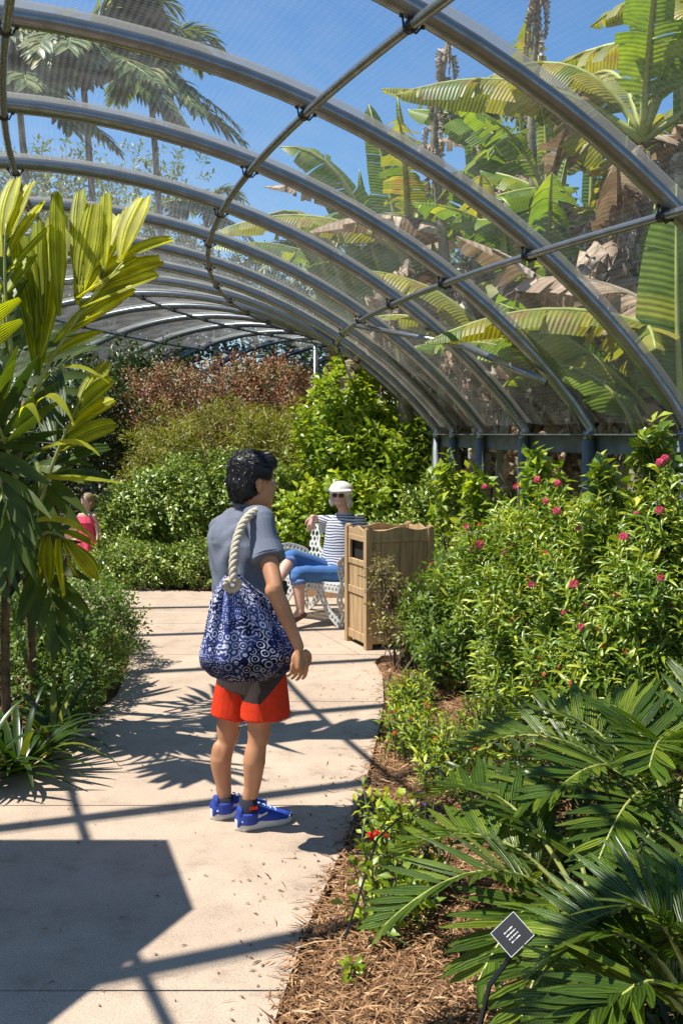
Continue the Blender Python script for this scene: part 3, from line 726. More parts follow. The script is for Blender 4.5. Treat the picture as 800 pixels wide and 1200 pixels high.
# ================================================================== LITTER BIN
bl = Vector((.19, 7.50, 0)); e1 = Vector((-.375, .927, 0)); e2 = Vector((.927, .375, 0)); Z = Vector((0, 0, 1)); wa, wb, hb = .43, .57, .93
binn = thing('litter_bin', 'square slatted teak litter bin with dark opening beside the bench', 'bin', bl)
def bb(a, b, z, sa, sb, sz, name='rail', m=M_wood, bev=.004): return MB().box(bl + e1 * a + e2 * b + Z * z, (sa, sb, sz), (e1, e2, Z), bev).build(name, m, binn)
for a in (.022, wa - .022):
    for b in (.022, wb - .022):
        bb(a, b, hb / 2, .05, .05, hb, 'corner_post'); 
        MB().loft([(bl + e1 * a + e2 * b + Z * (hb + z), e1, r_, e2, r_) for z, r_ in ((0, .031), (.005, .031), (.012, .014))], 4).build('post_cap', M_wood, binn)
def wavy(p, T, Nn, ln, name='top_rail'):
    K = 16; V = []; F = []
    for i in range(K + 1):
        f = i / K; h = .055 + .028 * (math.exp(-((f - .5) / .2) ** 2)) + .012 * math.exp(-((f) / .08) ** 2) + .012 * math.exp(-((f - 1) / .08) ** 2)
        q = p + T * ln * f; V += [q, q + Nn * .022, q + Nn * .022 + Z * h, q + Z * h]
    for i in range(K):
        for j in range(4): F.append((i * 4 + j, i * 4 + (j + 1) % 4, i * 4 + 4 + (j + 1) % 4, i * 4 + 4 + j))
    F += [(0, 1, 2, 3), (K * 4 + 3, K * 4 + 2, K * 4 + 1, K * 4)]
    mesh(name, V, F, M_wood, binn)
zt = hb - .075
wavy(bl + e2 * .010 + e1 * .05 + Z * zt, e1, e2, wa - .10); wavy(bl + e2 * (wb - .032) + e1 * .05 + Z * zt, e1, e2, wa - .10)
wavy(bl + e1 * .010 + e2 * .05 + Z * zt, e2, e1, wb - .10); wavy(bl + e1 * (wa - .032) + e2 * .05 + Z * zt, e2, e1, wb - .10)
# e1 faces (left, narrow, with opening)
for b, s in ((.018, 1), (wb - .018, 1)):
    for z, h in ((.075, .07), (.43, .06), (.655, .045), (.845, .045)): bb(wa / 2, b, z, wa - .1, .022, h)
    for j in range(4):
        a = .05 + (wa - .1) * (j + .5) / 4; bb(a, b + (.006 if b < .2 else -.006), .252, (wa - .1) / 4 - .004, .014, .285, 'plank'); bb(a, b + (.006 if b < .2 else -.006), .546, (wa - .1) / 4 - .004, .014, .172, 'plank')
    for a in (.065, wa - .065): bb(a, b, .75, .03, .02, .145, 'opening_frame')
for a in (.018, wa - .018):
    for z, h in ((.075, .07), (.43, .06), (.84, .035)): bb(a, wb / 2, z, .022, wb - .1, h)
    for j in range(6):
        b = .05 + (wb - .1) * (j + .5) / 6
        for z, h in ((.252, .285), (.641, .36)): bb(a + (.006 if a < .2 else -.006), b, z, .014, (wb - .1) / 6 - .004, h, 'plank')
bb(wa / 2, wb / 2, .45, wa - .09, wb - .09, .78, 'liner', M_darkin)
for j in range(5): bb(.05 + (wa - .1) * (j + .5) / 5, wb / 2, hb - .055, (wa - .1) / 5 - .006, wb - .07, .018, 'lid_slat')

# ================================================================== GARDEN BENCH (white cast metal lace pattern)
L_ = Vector((-.72, .69, 0)).normalized(); F_ = Vector((-.69, -.72, 0)).normalized(); fr0 = Vector((-.01, 8.40, 0))
bw, bd, sh_ = .84, .42, .37
bench = thing('garden_bench', 'white cast metal garden bench pierced with round holes, behind the litter bin', 'bench', fr0)
def raster(name, fn, x0, x1, z0, z1, cell, to3, th=.014):
    nx = int((x1 - x0) / cell); nz = int((z1 - z0) / cell); X = x0 + (np.arange(nx) + .5) * cell; Zz = z0 + (np.arange(nz) + .5) * cell
    GX, GZ = np.meshgrid(X, Zz); msk = fn(GX, GZ); V = []; F = []; ind = {}
    def vid(i, j):
        if (i, j) not in ind: ind[(i, j)] = len(V); V.append(to3(x0 + i * cell, z0 + j * cell))
        return ind[(i, j)]
    for j in range(nz):
        for i in range(nx):
            if msk[j, i]: F.append((vid(i, j), vid(i + 1, j), vid(i + 1, j + 1), vid(i, j + 1)))
    o = mesh(name, V, F, M_alu, bench); s = o.modifiers.new('solid', 'SOLIDIFY'); s.thickness = th; s.offset = 0
    return o
def holes(X, Zz, p=.062, r=.021, ox=0, oz=0):
    row = np.floor((Zz - oz) / (p * .86)); xx = (X - ox + (row % 2) * p / 2) % p - p / 2; zz = (Zz - oz) % (p * .86) - p * .43
    rr = r * (.75 + .45 * ((row * 7 + np.floor((X - ox + (row % 2) * p / 2) / p) * 3) % 3) / 2); return xx ** 2 + zz ** 2 < rr ** 2
def el(X, Zz, cx, cz, rx, rz): return ((X - cx) / rx) ** 2 + ((Zz - cz) / rz) ** 2
def backfn(X, Zz):
    a = np.abs(X - .5)
    out = (el(a, Zz, .30, .63, .22, .235) < 1) | (el(a, Zz, 0, .68, .16, .21) < 1) | ((a < .44) & (Zz < .5) & (Zz > .36))
    big = (el(a, Zz, .27, .665, .075, .085) < 1) | (el(a, Zz, .12, .53, .07, .05) < 1) | (el(a, Zz, 0, .72, .05, .08) < 1) | (el(a, Zz, .35, .46, .05, .04) < 1)
    rim = (el(a, Zz, .27, .665, .10, .11) < 1)
    return out & ~big & ~holes(X, Zz, .058, .020) | (rim & ~big)
br = fr0 - F_ * bd
raster('backrest', backfn, 0, 1, .36, .90, .0065, lambda x, z: br + L_ * x * bw + Z * z - F_ * (z - .36) * .16)
raster('seat', lambda X, Y_: ~holes(X, Y_, .05, .014) & (el(X, Y_, .5, .21, .52, .26) < 1.6), 0, 1, 0, bd, .0065, lambda x, y: fr0 - F_ * y + L_ * x * bw + Z * (sh_ - .02 * math.sin(math.pi * y / bd)))
def band(pl, wd, hr=.016, hp=.048):
    A = np.array(pl)
    seg = np.linalg.norm(np.diff(A, axis=0), axis=1); cum = np.concatenate([[0], np.cumsum(seg)])
    def fn(X, Zz):
        d = np.full(X.shape, 9.); s = np.zeros(X.shape)
        for i in range(len(A) - 1):
            e = A[i + 1] - A[i]; t = np.clip(((X - A[i][0]) * e[0] + (Zz - A[i][1]) * e[1]) / (e @ e), 0, 1)
            q = np.hypot(X - A[i][0] - t * e[0], Zz - A[i][1] - t * e[1]); s = np.where(q < d, cum[i] + t * seg[i], s); d = np.minimum(d, q)
        return (d < wd) & ~(np.hypot(d, (s % hp) - hp / 2) < hr)
    return fn
def curve2(pl):
    p, _ = chain([Vector((a, b, 0)) for a, b in pl], [0] * len(pl), 6); return [(q.x, q.y) for q in p]
f1 = band(curve2([(.02, .37), (.20, .34), (.33, .22), (.42, .09), (.55, .02)]), .034); f2 = band(curve2([(.98, .37), (.80, .34), (.67, .22), (.58, .09), (.45, .02)]), .034)
fa = lambda X, Zz: f1(1 - X, Zz) | f2(1 - X, Zz) | ((Zz > .305) & (Zz < .37) & ~holes(X, Zz, .05, .015))
# apron with the two curved struts, front and back
g1 = band(curve2([(.40, .36), (.28, .26), (.16, .12), (.02, .03)]), .034); g2 = band(curve2([(.60, .36), (.72, .26), (.84, .12), (.98, .03)]), .034)
ap = lambda X, Zz: g1(X, Zz) | g2(X, Zz) | ((Zz > .295) & (Zz < .362) & ~holes(X, Zz, .05, .014))
raster('front_apron', ap, -.02, 1.02, 0, .37, .0065, lambda x, z: fr0 + L_ * x * bw + Z * z)
raster('back_apron', ap, -.02, 1.02, 0, .37, .0065, lambda x, z: br + L_ * x * bw + Z * z)
s1 = band(curve2([(.0, .0), (.04, .12), (-.02, .24), (.03, .36), (-.01, .50), (.06, .60), (.20, .62), (.40, .56), (.44, .5)]), .03); s2 = band(curve2([(.46, 0), (.40, .14), (.42, .3), (.44, .5)]), .03)
for x in (-.012, 1.012): raster('side_frame', lambda X, Zz: s1(X, Zz) | s2(X, Zz), -.08, .52, 0, .68, .0065, lambda y, z, x=x: fr0 + L_ * x * bw - F_ * y + Z * z)

# ================================================================== PEOPLE
def head(mb, c, f, r, s=1., jaw=1.):
    """skull, jaw, nose, lips, chin, ears into one surface; f forward, r to the figure's right"""
    u = f.cross(r).normalized(); u = u if u.z > 0 else -u; ax = (f, r, u)
    P = lambda a, b, z: c + f * a * s + r * b * s + u * z * s
    mb.ell(P(-.012, 0, .025), (.096 * s, .074 * s, .092 * s), ax, 24, 16)
    mb.ell(P(.030, 0, -.030), (.060 * s, .058 * s, .080 * s), ax, 20, 14)
    mb.ell(P(.038, 0, -.078), (.044 * s * jaw, .042 * s * jaw, .032 * s), ax, 16, 12)
    mb.ell(P(.064, 0, -.100), (.020 * s, .022 * s, .018 * s), ax)
    mb.ell(P(.000, 0, -.062), (.060 * s, .053 * s * jaw, .045 * s), ax, 16, 12)
    mb.loft([(P(.084, 0, .022), f, .006 * s, r, .007 * s), (P(.092, 0, 0), f, .010 * s, r, .009 * s), (P(.098, 0, -.018), f, .013 * s, r, .014 * s), (P(.088, 0, -.030), f, .010 * s, r, .015 * s)], 10)
    mb.ell(P(.088, 0, -.052), (.009 * s, .022 * s, .006 * s), ax); mb.ell(P(.085, 0, -.063), (.009 * s, .019 * s, .007 * s), ax)
    mb.ell(P(.072, .026, .030), (.012 * s, .024 * s, .009 * s), ax); mb.ell(P(.072, -.026, .030), (.012 * s, .024 * s, .009 * s), ax)
    mb.ell(P(.052, .034, -.024), (.024 * s, .020 * s, .026 * s), ax); mb.ell(P(.052, -.034, -.024), (.024 * s, .020 * s, .026 * s), ax)
    for b in (-1, 1):
        e = P(-.006, .073 * b, -.012); K = 10
        q = [e + u * .030 * s * math.cos(t) + f * (.017 * s * math.sin(t) - .004 * s) + r * b * .010 * s for t in [math.pi * 1.02 * k / K - .3 for k in range(K + 1)]]
        q = [e - u * .026 * s] + [e + r * b * .004 * s + u * s * (.002 + .026 * math.cos(a)) - f * s * .016 * math.sin(a) + r * b * s * .006 for a in [-.4 + k * .36 for k in range(10)]]
        mb.tube(q, .0042 * s, 6); mb.ell(e + r * b * .001, (.014 * s, .005 * s, .024 * s), ax)
    return P, u
def hand(mb, w, d, across, palm, s=1., curl=.9, spread=.0, thumb=1):
    """palm, four unequal curled fingers and a thumb; d along the hand, across towards the thumb, palm the way it faces"""
    d = d.normalized(); across = (across - d * across.dot(d)).normalized(); palm = (palm - d * palm.dot(d) - across * palm.dot(across)).normalized()
    mb.tube(*chain([w - d * .02 * s, w + d * .02 * s, w + d * .05 * s, w + d * .085 * s], [.024 * s, .029 * s, .035 * s, .034 * s], 3), n=12, flat=.0 + .5)
    mb.ell(w + d * .05 * s, (.042 * s, .036 * s, .015 * s), (d, across, palm), 14, 10)
    for k, (o, l) in enumerate(((.033, .070), (.012, .080), (-.010, .074), (-.031, .056))):
        p = w + d * .082 * s + across * o * s; a = curl * (.8 + .15 * k); pts = [p - d * .02 * s, p]; dd = d + across * o * spread * 4
        for seg in (.42, .32, .26):
            dd = (Matrix.Rotation(0, 3, across) @ dd); dd = (dd * math.cos(a * .5) + palm * math.sin(a * .5)).normalized() if seg == .42 else (dd + palm * a * .75).normalized()
            p = p + dd * l * seg * s; pts.append(p)
        q, r_ = chain(pts, [.0085 * s, .0085 * s, .0078 * s, .0072 * s, .006 * s], 3); mb.tube(q, r_, 8); mb.ell(q[-1], r_[-1] * 1.0)
    p = w + d * .022 * s + across * .026 * s; pts = [p, p + (across * .8 + d * .6 + palm * .35).normalized() * .03 * s]; pts.append(pts[-1] + (d + across * .25 + palm * .35).normalized() * .028 * s); pts.append(pts[-1] + (d + palm * .6 - across * .1).normalized() * .024 * s)
    q, r_ = chain(pts, [.014 * s, .0115 * s, .0098 * s, .0075 * s], 3); mb.tube(q, r_, 8); mb.ell(q[-1], r_[-1])
def limb(mb, pts, rads, n=16, flat=1., sub=5):
    q, r_ = chain(pts, rads, sub); mb.tube(q, r_, n, flat=flat); mb.ell(q[0], r_[0]); mb.ell(q[-1], r_[-1])
def eyes(parent, P, f, r, u, s=1.):
    for b in (-1, 1):
        MB().ell(P(.074, .028 * b, .010), (.009 * s, .012 * s, .0055 * s), (f, r, u)).build('eye', M_white, parent, smooth=True)
        MB().ell(P(.080, .028 * b, .010), (.004 * s, .0055 * s, .0055 * s), (f, r, u)).build('iris', M_hairb, parent, smooth=True)
        MB().tube([P(.084, .014 * b, .028), P(.087, .030 * b, .034), P(.076, .046 * b, .029)], .0032 * s, 5).build('eyebrow', M_hairb, parent)

# ---- young man ---------------------------------------------------------
f = Vector((.87, .49, 0)).normalized(); r = Vector((f.y, -f.x, 0))
gb = Vector((J(278, 972, 4.1).x, 4.10, 0))
man = thing('person', 'young man in grey T-shirt and red shorts standing with his back to the camera', 'person', gb)
body = MB(); C0 = J(297, 566, 4.09)
P_h, u = head(body, C0, f, r, .985)
def ring(u_, v_, y_, rs, rf, lean=0): return (J(u_, v_, y_), r, rs, (f + Z * lean).normalized(), rf)
nk = [J(284, 612, 4.10), J(288, 596, 4.10), J(292, 580, 4.095)]
limb(body, nk, [.062, .050, .050])
tors = [(297, 806, 4.12, .12, .085), (296, 780, 4.12, .140, .095), (291, 740, 4.11, .135, .092), (285, 705, 4.10, .138, .092), (281, 665, 4.10, .150, .100), (281, 635, 4.10, .160, .100), (283, 616, 4.10, .150, .082), (285, 602, 4.10, .090, .060)]
body.loft([ring(*t) for t in tors], 28)
# legs
for hip, kn, cf, an, toe, sgn in (((279, 795, 4.21), (267, 857, 4.19), (262, 890, 4.18), (263, 948, 4.17), (270, 960, 4.18), -1), ((308, 795, 4.03), (303, 857, 4.04), (301, 892, 4.04), (291, 950, 4.05), (297, 965, 4.05), 1)):
    K = J(*kn); A_ = J(*an); Cf = J(*cf)
    limb(body, [J(*hip), J(*hip).lerp(K, .55), K + Z * .03, K - Z * .03], [.068, .056, .047, .044], 20)
    limb(body, [K + Z * .02, K - Z * .05 - f * .008, Cf - f * .012, Cf.lerp(A_, .5) - f * .002, A_ + Z * .03, A_ - Z * .005], [.040, .040, .047, .034, .028, .028], 20)
    body.ell(Cf - f * .026 + Z * .015, (.028, .038, .07), (f, r, Z)); body.ell(K + f * .028, (.026, .036, .036), (f, r, Z))
# arms
SR = J(306, 616, 3.945); ER = J(322, 692, 3.79); WR = J(350, 758, 3.80)
limb(body, [SR, SR.lerp(ER, .5) + Z * .005, ER + Z * .02, ER], [.050, .037, .031, .030], 18); limb(body, [ER, ER.lerp(WR, .3), ER.lerp(WR, .7), WR], [.032, .033, .025, .021], 18)
body.ell(ER - f * .018 - Z * .0, (.022, .026, .03), (f, r, Z))
hd = (WR - ER).normalized(); hand(body, WR, (hd * .35 - Z * .9 - f * .12).normalized(), f, -r * .6 - f * .6, 1.0, .85)
SL = J(262, 617, 4.26); EL = J(306, 690, 4.36); WL = J(318, 668, 4.20)
limb(body, [SL, SL.lerp(EL, .5), EL], [.052, .043, .036]); limb(body, [EL, EL.lerp(WL, .5), WL], [.037, .033, .025]); hand(body, WL, (J(320, 655, 4.08) - WL), r, Vector((-.7, -.6, 0)), .95, .8)
bo = body.skin('body', M_skinA, man, voxel=.0042, it=5)
eyes(man, P_h, f, r, u, .985)
# T-shirt
sh_ = MB(); tr = [(291, 772, 4.11, .158, .112), (290, 745, 4.11, .150, .106), (285, 705, 4.10, .152, .106), (280, 665, 4.10, .166, .115), (280, 635, 4.10, .176, .116), (283, 615, 4.10, .158, .096), (285, 603, 4.10, .100, .074), (287, 594, 4.10, .062, .060)]
sh_.loft([ring(*t) for t in tr], 36)
sh_.ell(J(270, 640, 4.10), (.085, .14, .13), (f, r, Z))
A2 = SR.lerp(ER, .54); sh_.tube(*chain([SR - r * .05 + Z * .01, SR + Z * .012, SR.lerp(ER, .3), A2], [.066, .061, .060, .064], 5), n=20)
A3 = SL.lerp(EL, .5); sh_.tube(*chain([SL + r * .07 - Z * .01, SL - Z * .012, A3], [.066, .056, .062], 5), n=20)
def wr(co):
    q = co * 1.0; s = np.sin(q[:, 2] * 55 + q[:, 0] * 25 + 3 * np.sin(q[:, 1] * 30)) * .003 + np.sin(q[:, 2] * 24 - q[:, 0] * 38 + 2 * np.sin(q[:, 0] * 21)) * .005
    return s
sh_.skin('t_shirt', M_shirt, man, voxel=.0045, it=4, disp=wr)
q = [J(287, 595, 4.10) + f * .052 * math.cos(a) + r * .056 * math.sin(a) + Z * (.006 - .012 * math.cos(a)) for a in np.linspace(0, 2 * math.pi, 25)]
MB().tube(q, .0075, 6).build('collar', M_shirt, man, smooth=True)
hm = (ER - SR).normalized(); hx = hm.orthogonal().normalized(); hy = hm.cross(hx); MB().tube([A2 + hx * .0645 * math.cos(a) + hy * .0645 * math.sin(a) - hm * .012 for a in np.linspace(0, 6.2832, 25)], .003, 5).build('sleeve_hem', M_shirt, man, smooth=True)
# shorts
so_ = MB(); so_.loft([ring(*t) for t in ((296, 755, 4.11, .152, .112), (297, 785, 4.12, .166, .126), (297, 806, 4.12, .162, .118))], 30)
so_.tube(*chain([J(283, 782, 4.17), J(276, 812, 4.19), J(271, 839, 4.19)], [.092, .092, .090], 5), n=24)
so_.tube(*chain([J(308, 782, 4.06), J(310, 812, 4.05), J(311, 839, 4.05)], [.094, .098, .104], 5), n=24)
def smat(c):
    loc = c - np.array(gb); a = loc @ np.array(r); ff = loc @ np.array(f); lim = .562 + 1.1 * np.maximum(0, c[:, 0] + .325) + .25 * np.maximum(0, -.40 - c[:, 0])
    return ((c[:, 2] > lim)).astype(int)
so_.skin('shorts', [M_shorts, M_shortg], man, voxel=.0045, it=3, disp=lambda c: np.sin(c[:, 0] * 70 + c[:, 1] * 40) * .002 * np.clip((.62 - c[:, 2]) * 10, 0, 1), matfn=smat)
# socks and shoes
sf = Vector((.90, .44, 0)).normalized(); sr = Vector((sf.y, -sf.x, 0))
for an, hl in (((263, 948, 4.17), (248, 973, 4.16)), ((291, 950, 4.05), (277, 980, 4.04))):
    A_ = J(*an); H = J(*hl); H.z = 0; H = H + sf * .0
    limb_ = MB(); limb_.tube([A_ + Z * .055, A_ + Z * .0, Vector((A_.x, A_.y, .045))], [.0385, .0385, .040], 18); limb_.build('sock', M_sock, man, smooth=True)
    MB().box(A_ + r * .036 + Z * .022 + f * .008, (.035, .006, .016), (f, r, Z), .002).build('sock_mark', M_shorts, man)
    s_ = MB(); prof = [(0, .028, .062, .045), (.08, .036, .085, .045), (.2, .040, .095, .048), (.38, .040, .085, .045), (.52, .043, .068, .038), (.68, .048, .055, .030), (.84, .044, .044, .022), (.95, .030, .034, .018), (1, .014, .026, .012)]
    s_.loft([(H + sf * (.250 * t) + Z * (.016 + h * .42), sr, w_, Z, h * .52) for t, w_, h, _ in prof], 20)
    ac = Vector((A_.x, A_.y, 0)); s_.tube([ac + Z * .03, ac + Z * .075 , ac + Z * .080], [.043, .0455, .043], 18); s_.ell(ac - sf * .038 + Z * .085, (.012, .028, .026), (sf, sr, Z))
    sh = s_.skin('shoe', M_shoe, man, voxel=.0035, it=4)
    V = []; K = 28; F = []
    for zz, e in ((.0, -.002), (.010, .004), (.026, .003), (.034, -.001)):
        for k in range(K):
            a = 2 * math.pi * k / K; t = .5 - .5 * math.cos(a); w_ = np.interp(t, [0, .1, .3, .5, .7, .9, 1], [.018, .034, .036, .036, .043, .034, .010]) + e
            up_ = .012 * (max(0, t - .75) / .25) ** 2 + (.012 if zz > .02 else 0) * (1 - t)
            V.append(H + sf * (-.006 + .262 * t) + sr * w_ * math.copysign(1, math.sin(a)) * min(1, abs(math.sin(a)) * 1.8) + Z * (zz + up_))
    F = [(j * K + k, j * K + (k + 1) % K, (j + 1) * K + (k + 1) % K, (j + 1) * K + k) for j in range(3) for k in range(K)] + [tuple(range(K - 1, -1, -1)), tuple(3 * K + k for k in range(K))]
    mesh('sole', V, F, M_sole, sh, smooth=True)
    for k in range(3):       # pale overlays at the heel
        a = H + sf * (.012 + .03 * k) + sr * (.037 + .002 * k) + Z * (.045 + .004 * k); MB().tube([a, a + sf * .05 + Z * .018 + sr * .003], .004, 5).build('heel_strip', M_sole, sh)
    for k in range(4):
        a = H + sf * (.105 + .022 * k) + Z * (.094 - .010 * k); MB().tube([a + sr * .024, a + Z * .006, a - sr * .024], .0032, 5).build('lace', M_lace, sh)
# hair: short black crop
hb = MB(); HP = lambda a, b, z: C0 + f * a + r * b + u * (z + .010)
hb.ell(HP(-.016, 0, .040), (.096, .079, .088), (f, r, u), 24, 16); hb.ell(HP(-.040, 0, -.005), (.076, .074, .084), (f, r, u), 20, 14); hb.ell(HP(-.058, 0, -.045), (.050, .058, .045), (f, r, u)); hb.ell(HP(.035, 0, .072), (.062, .066, .048), (f, r, u)); hb.ell(HP(.030, .040, .038), (.034, .040, .045), (f, r, u)); hb.ell(HP(.030, -.040, .038), (.034, .040, .045), (f, r, u))
hr = hb.skin('hair', M_hairb, man, voxel=.005, it=4)
co = np.empty(len(hr.data.vertices) * 3, dtype=np.float32); hr.data.vertices.foreach_get('co', co); co = co.reshape(-1, 3)
no = np.empty(len(hr.data.vertices) * 3, dtype=np.float32); hr.data.vertices.foreach_get('normal', no); no = no.reshape(-1, 3)
rg = np.random.default_rng(5); ii = rg.integers(0, len(co), 9000); Pp = co[ii] + np.array(gb); Nn = no[ii]
rel = Pp - np.array(C0); uu = rel @ np.array(u); fcomp = rel @ np.array(f)
dn = -np.array(u) * 1.0 + np.where((uu > .06)[:, None], np.array(f) * 1.6, np.array(f) * -.1)
Dd = unit(dn - Nn * (dn * Nn).sum(1, keepdims=True) + rg.normal(size=Pp.shape) * .28) + Nn * (.15 + .3 * (uu > .07))[:, None]
hs_ = leaves('hair_locks', Pp - Nn * .002, Dd, Nn + rg.normal(size=Pp.shape) * .4, rg.uniform(.010, .022, len(Pp)), rg.uniform(.0015, .003, len(Pp)), rg.random(len(Pp)), M_hairb, hr, 'quad')
# ---- bag on his shoulder
BR = [(674, 264, 282, .022), (681, 259, 287, .036), (690, 254, 298, .050), (702, 249, 312, .066), (722, 245, 325, .080), (746, 240, 342, .092), (764, 236, 350, .097), (777, 238, 351, .092), (789, 249, 337, .076), (797, 266, 316, .045), (800, 284, 300, .012)]
lx = Vector((.95, .30, 0)).normalized(); ly = Vector((-lx.y, lx.x, 0)); V = []; UV = []; K = 96
from bisect import bisect
vs_ = [b[0] for b in BR]; BRi = []
for k in range(45):
    v_ = vs_[0] + (vs_[-1] - vs_[0]) * k / 44; BRi.append((v_, *[float(np.interp(v_, vs_, [b[j] for b in BR])) for j in (1, 2, 3)]))
for j, (v_, ul, ur, dp) in enumerate(BRi):
    y_ = 3.87; a_, b_ = J(ul, v_, y_), J(ur, v_, y_); c_ = (a_ + b_) / 2; hw = (b_.x - a_.x) / 2 / lx.x; t = j / 44
    for k in range(K):
        th = 2 * math.pi * k / K; fold = 1 + (.26 * math.sin(11 * th + 1.5 * math.sin(3 * th) + t) * (1 - t) ** .8 + .10 * math.sin(7 * th + 2 + 3 * t) + .02 * math.sin(17 * th + 9 * t)) * min(1, t * 8 + .4) * min(1, (1 - t) * 7)
        V.append(c_ + lx * hw * math.cos(th) * (1 + (fold - 1) * .2) + ly * dp * math.sin(th) * fold); UV.append((k / K * 2.5, 1 - t))
F = [(j * K + k, j * K + (k + 1) % K, (j + 1) * K + (k + 1) % K, (j + 1) * K + k) for j in range(44) for k in range(K)]
# keep the seam of the print on the far side: duplicate column
bag = thing('shoulder_bag', 'navy and white bandana print sack bag with rope strap hanging from the young mans shoulder', 'bag', J(295, 800, 3.87))
K2 = K + 1; V2 = []; U2 = []
for j in range(45):
    for k in range(K2): kk = (k + 24) % K; V2.append(V[j * K + kk]); U2.append((k / K * 2.5, 1 - j / 44))
F2 = [(j * K2 + k, (j + 1) * K2 + k, (j + 1) * K2 + k + 1, j * K2 + k + 1) for j in range(44) for k in range(K)]
mesh('sack', V2, np.array(F2), M_bag, bag, uv=U2, smooth=True)
def rope(parent, pts, rad, pitch, name='rope_strand', n=3):
    q, _ = chain(pts, [0] * len(pts), 14); q = [Vector(p) for p in q]; d = 0; S = [[] for _ in range(n)]; x = None
    for i, p in enumerate(q):
        T = (q[min(i + 1, len(q) - 1)] - q[max(i - 1, 0)]).normalized()
        if x is None: x = T.orthogonal().normalized()
        x = (x - T * x.dot(T)).normalized(); y = T.cross(x)
        if i: d += (p - q[i - 1]).length
        for k in range(n): a = 2 * math.pi * (d / pitch + k / n); S[k].append(p + (x * math.cos(a) + y * math.sin(a)) * rad * .52)
    for s in S: MB().tube(s, rad * .56, 8).build(name, M_rope, parent, smooth=True)
st_ = [J(274, 682, 3.775), J(274, 655, 3.80), J(279, 628, 3.845), J(288, 609, 3.885), J(301, 599, 3.945), J(313, 603, 4.03), J(319, 622, 4.12), J(320, 660, 4.17), J(312, 700, 4.15)]
st_ = [p + Vector((0, -.01, 0)) for p in st_]
rope(bag, st_, .017, .075)
rc = J(272, 685, 3.80); rx = Vector((1, .1, 0)).normalized(); rz = Vector((.1, -.35, .93)).normalized()
rope(bag, [rc + rx * .024 * math.cos(a) + rz * .024 * math.sin(a) for a in np.linspace(0, 2 * math.pi, 13)], .013, .05, 'ring_knot')
ph = J(331, 689, 4.10); dv = MB().box(ph, (.035, .02, .06), (Vector((.9, .3, 0)).normalized(), Vector((-.3, .9, 0)).normalized(), Z), .004).build('black_device', M_black); dv['label'] = 'small black device showing past the young mans elbow'; dv['category'] = 'device'

# ---- woman on the bench ------------------------------------------------
wf = Vector((-.62, -.78, 0)).normalized(); wr_ = Vector((wf.y, -wf.x, 0))
yb = 8.85
wom = thing('person', 'woman in sun hat and striped top seated cross legged on the white bench', 'person', J(395, 725, 8.7))
b = MB(); HC = J(399, 581, 8.86); hf = Vector((-.30, -.95, .04)).normalized(); hr_ = hf.cross(Z).normalized(); Pw, uw = head(b, HC, hf, hr_, .93, .92)
limb(b, [J(404, 604, 8.92), J(402, 596, 8.90), J(400, 588, 8.88)], [.06, .048, .045])
chest = [(J(398, 680, 8.86), wr_, .165, wf, .12), (J(396, 664, 8.87), wr_, .165, wf, .115), (J(397, 648, 8.90), wr_, .145, wf, .10), (J(400, 630, 8.92), wr_, .15, wf, .105), (J(403, 615, 8.93), wr_, .165, wf, .10), (J(404, 607, 8.93), wr_, .12, wf, .075)]
b.loft(chest, 24)
LS = J(389, 610, 9.02); LE = J(373, 609, 9.22); LW = J(366, 606, 9.10)
limb(b, [LS, LE], [.045, .038]); limb(b, [LE, LW], [.036, .026]); hand(b, LW, Vector((-.12, -.25, -1)), Vector((-.8, -.2, 0)), Vector((.4, .9, 0)), .95, .5, .6)
RS = J(421, 609, 8.83); RE = J(432, 640, 8.82); RW = J(409, 655, 8.70)
limb(b, [RS, RE], [.046, .038]); limb(b, [RE, RW], [.036, .026]); hand(b, RW, Vector((-.8, -.35, -.3)), Vector((0, -.4, .9)), Vector((.1, 0, -1)), .95, .6)
H1 = J(390, 670, 8.93); H2 = J(402, 674, 8.78); K1 = J(342, 653, 8.60); K2_ = J(349, 673, 8.48)
A1 = J(320, 690, 8.30); A2_ = J(352, 716, 8.42)
limb(b, [H1, K1], [.082, .058]); limb(b, [H2, K2_], [.085, .058])
limb(b, [K1, K1.lerp(A1, .35), A1], [.054, .054, .034]); limb(b, [K2_, K2_.lerp(A2_, .35), A2_], [.054, .056, .034])
limb(b, [A1, A1 + Vector((-.13, -.06, -.05))], [.036, .026]); limb(b, [A2_, Vector((A2_.x - .10, A2_.y - .10, .035))], [.036, .026])
b.skin('body', M_skinB, wom, voxel=.0065, it=3)
s = MB(); s.loft([(c + Z * .0, a, ra + .018, d_, rb + .02) for c, a, ra, d_, rb in chest[1:]] + [(J(403, 601, 8.92), wr_, .07, wf, .06)], 26)
s.tube(*chain([LS + (LS - LE) * .3, LS, LE, LE.lerp(LW, .35)], [.052, .050, .045, .038], 4), n=16); s.tube(*chain([RS + (RS - RE) * .1, RS, RE], [.055, .054, .044], 4), n=16)
s.skin('striped_top', M_stripe, wom, voxel=.007, it=3)
s = MB(); s.loft([(J(398, 686, 8.86), wr_, .16, wf, .14), (J(397, 660, 8.87), wr_, .178, wf, .13)], 24)
limb(s, [H1, H1.lerp(K1, .5), K1, K1.lerp(A1, .12)], [.095, .082, .068, .062]); limb(s, [H2, H2.lerp(K2_, .5), K2_, K2_.lerp(A2_, .18)], [.095, .080, .066, .062])
tr_ = s.skin('jeans', M_jeans, wom, voxel=.007, it=3, disp=lambda c: np.sin(c[:, 0] * 60 + c[:, 2] * 50) * .0025)
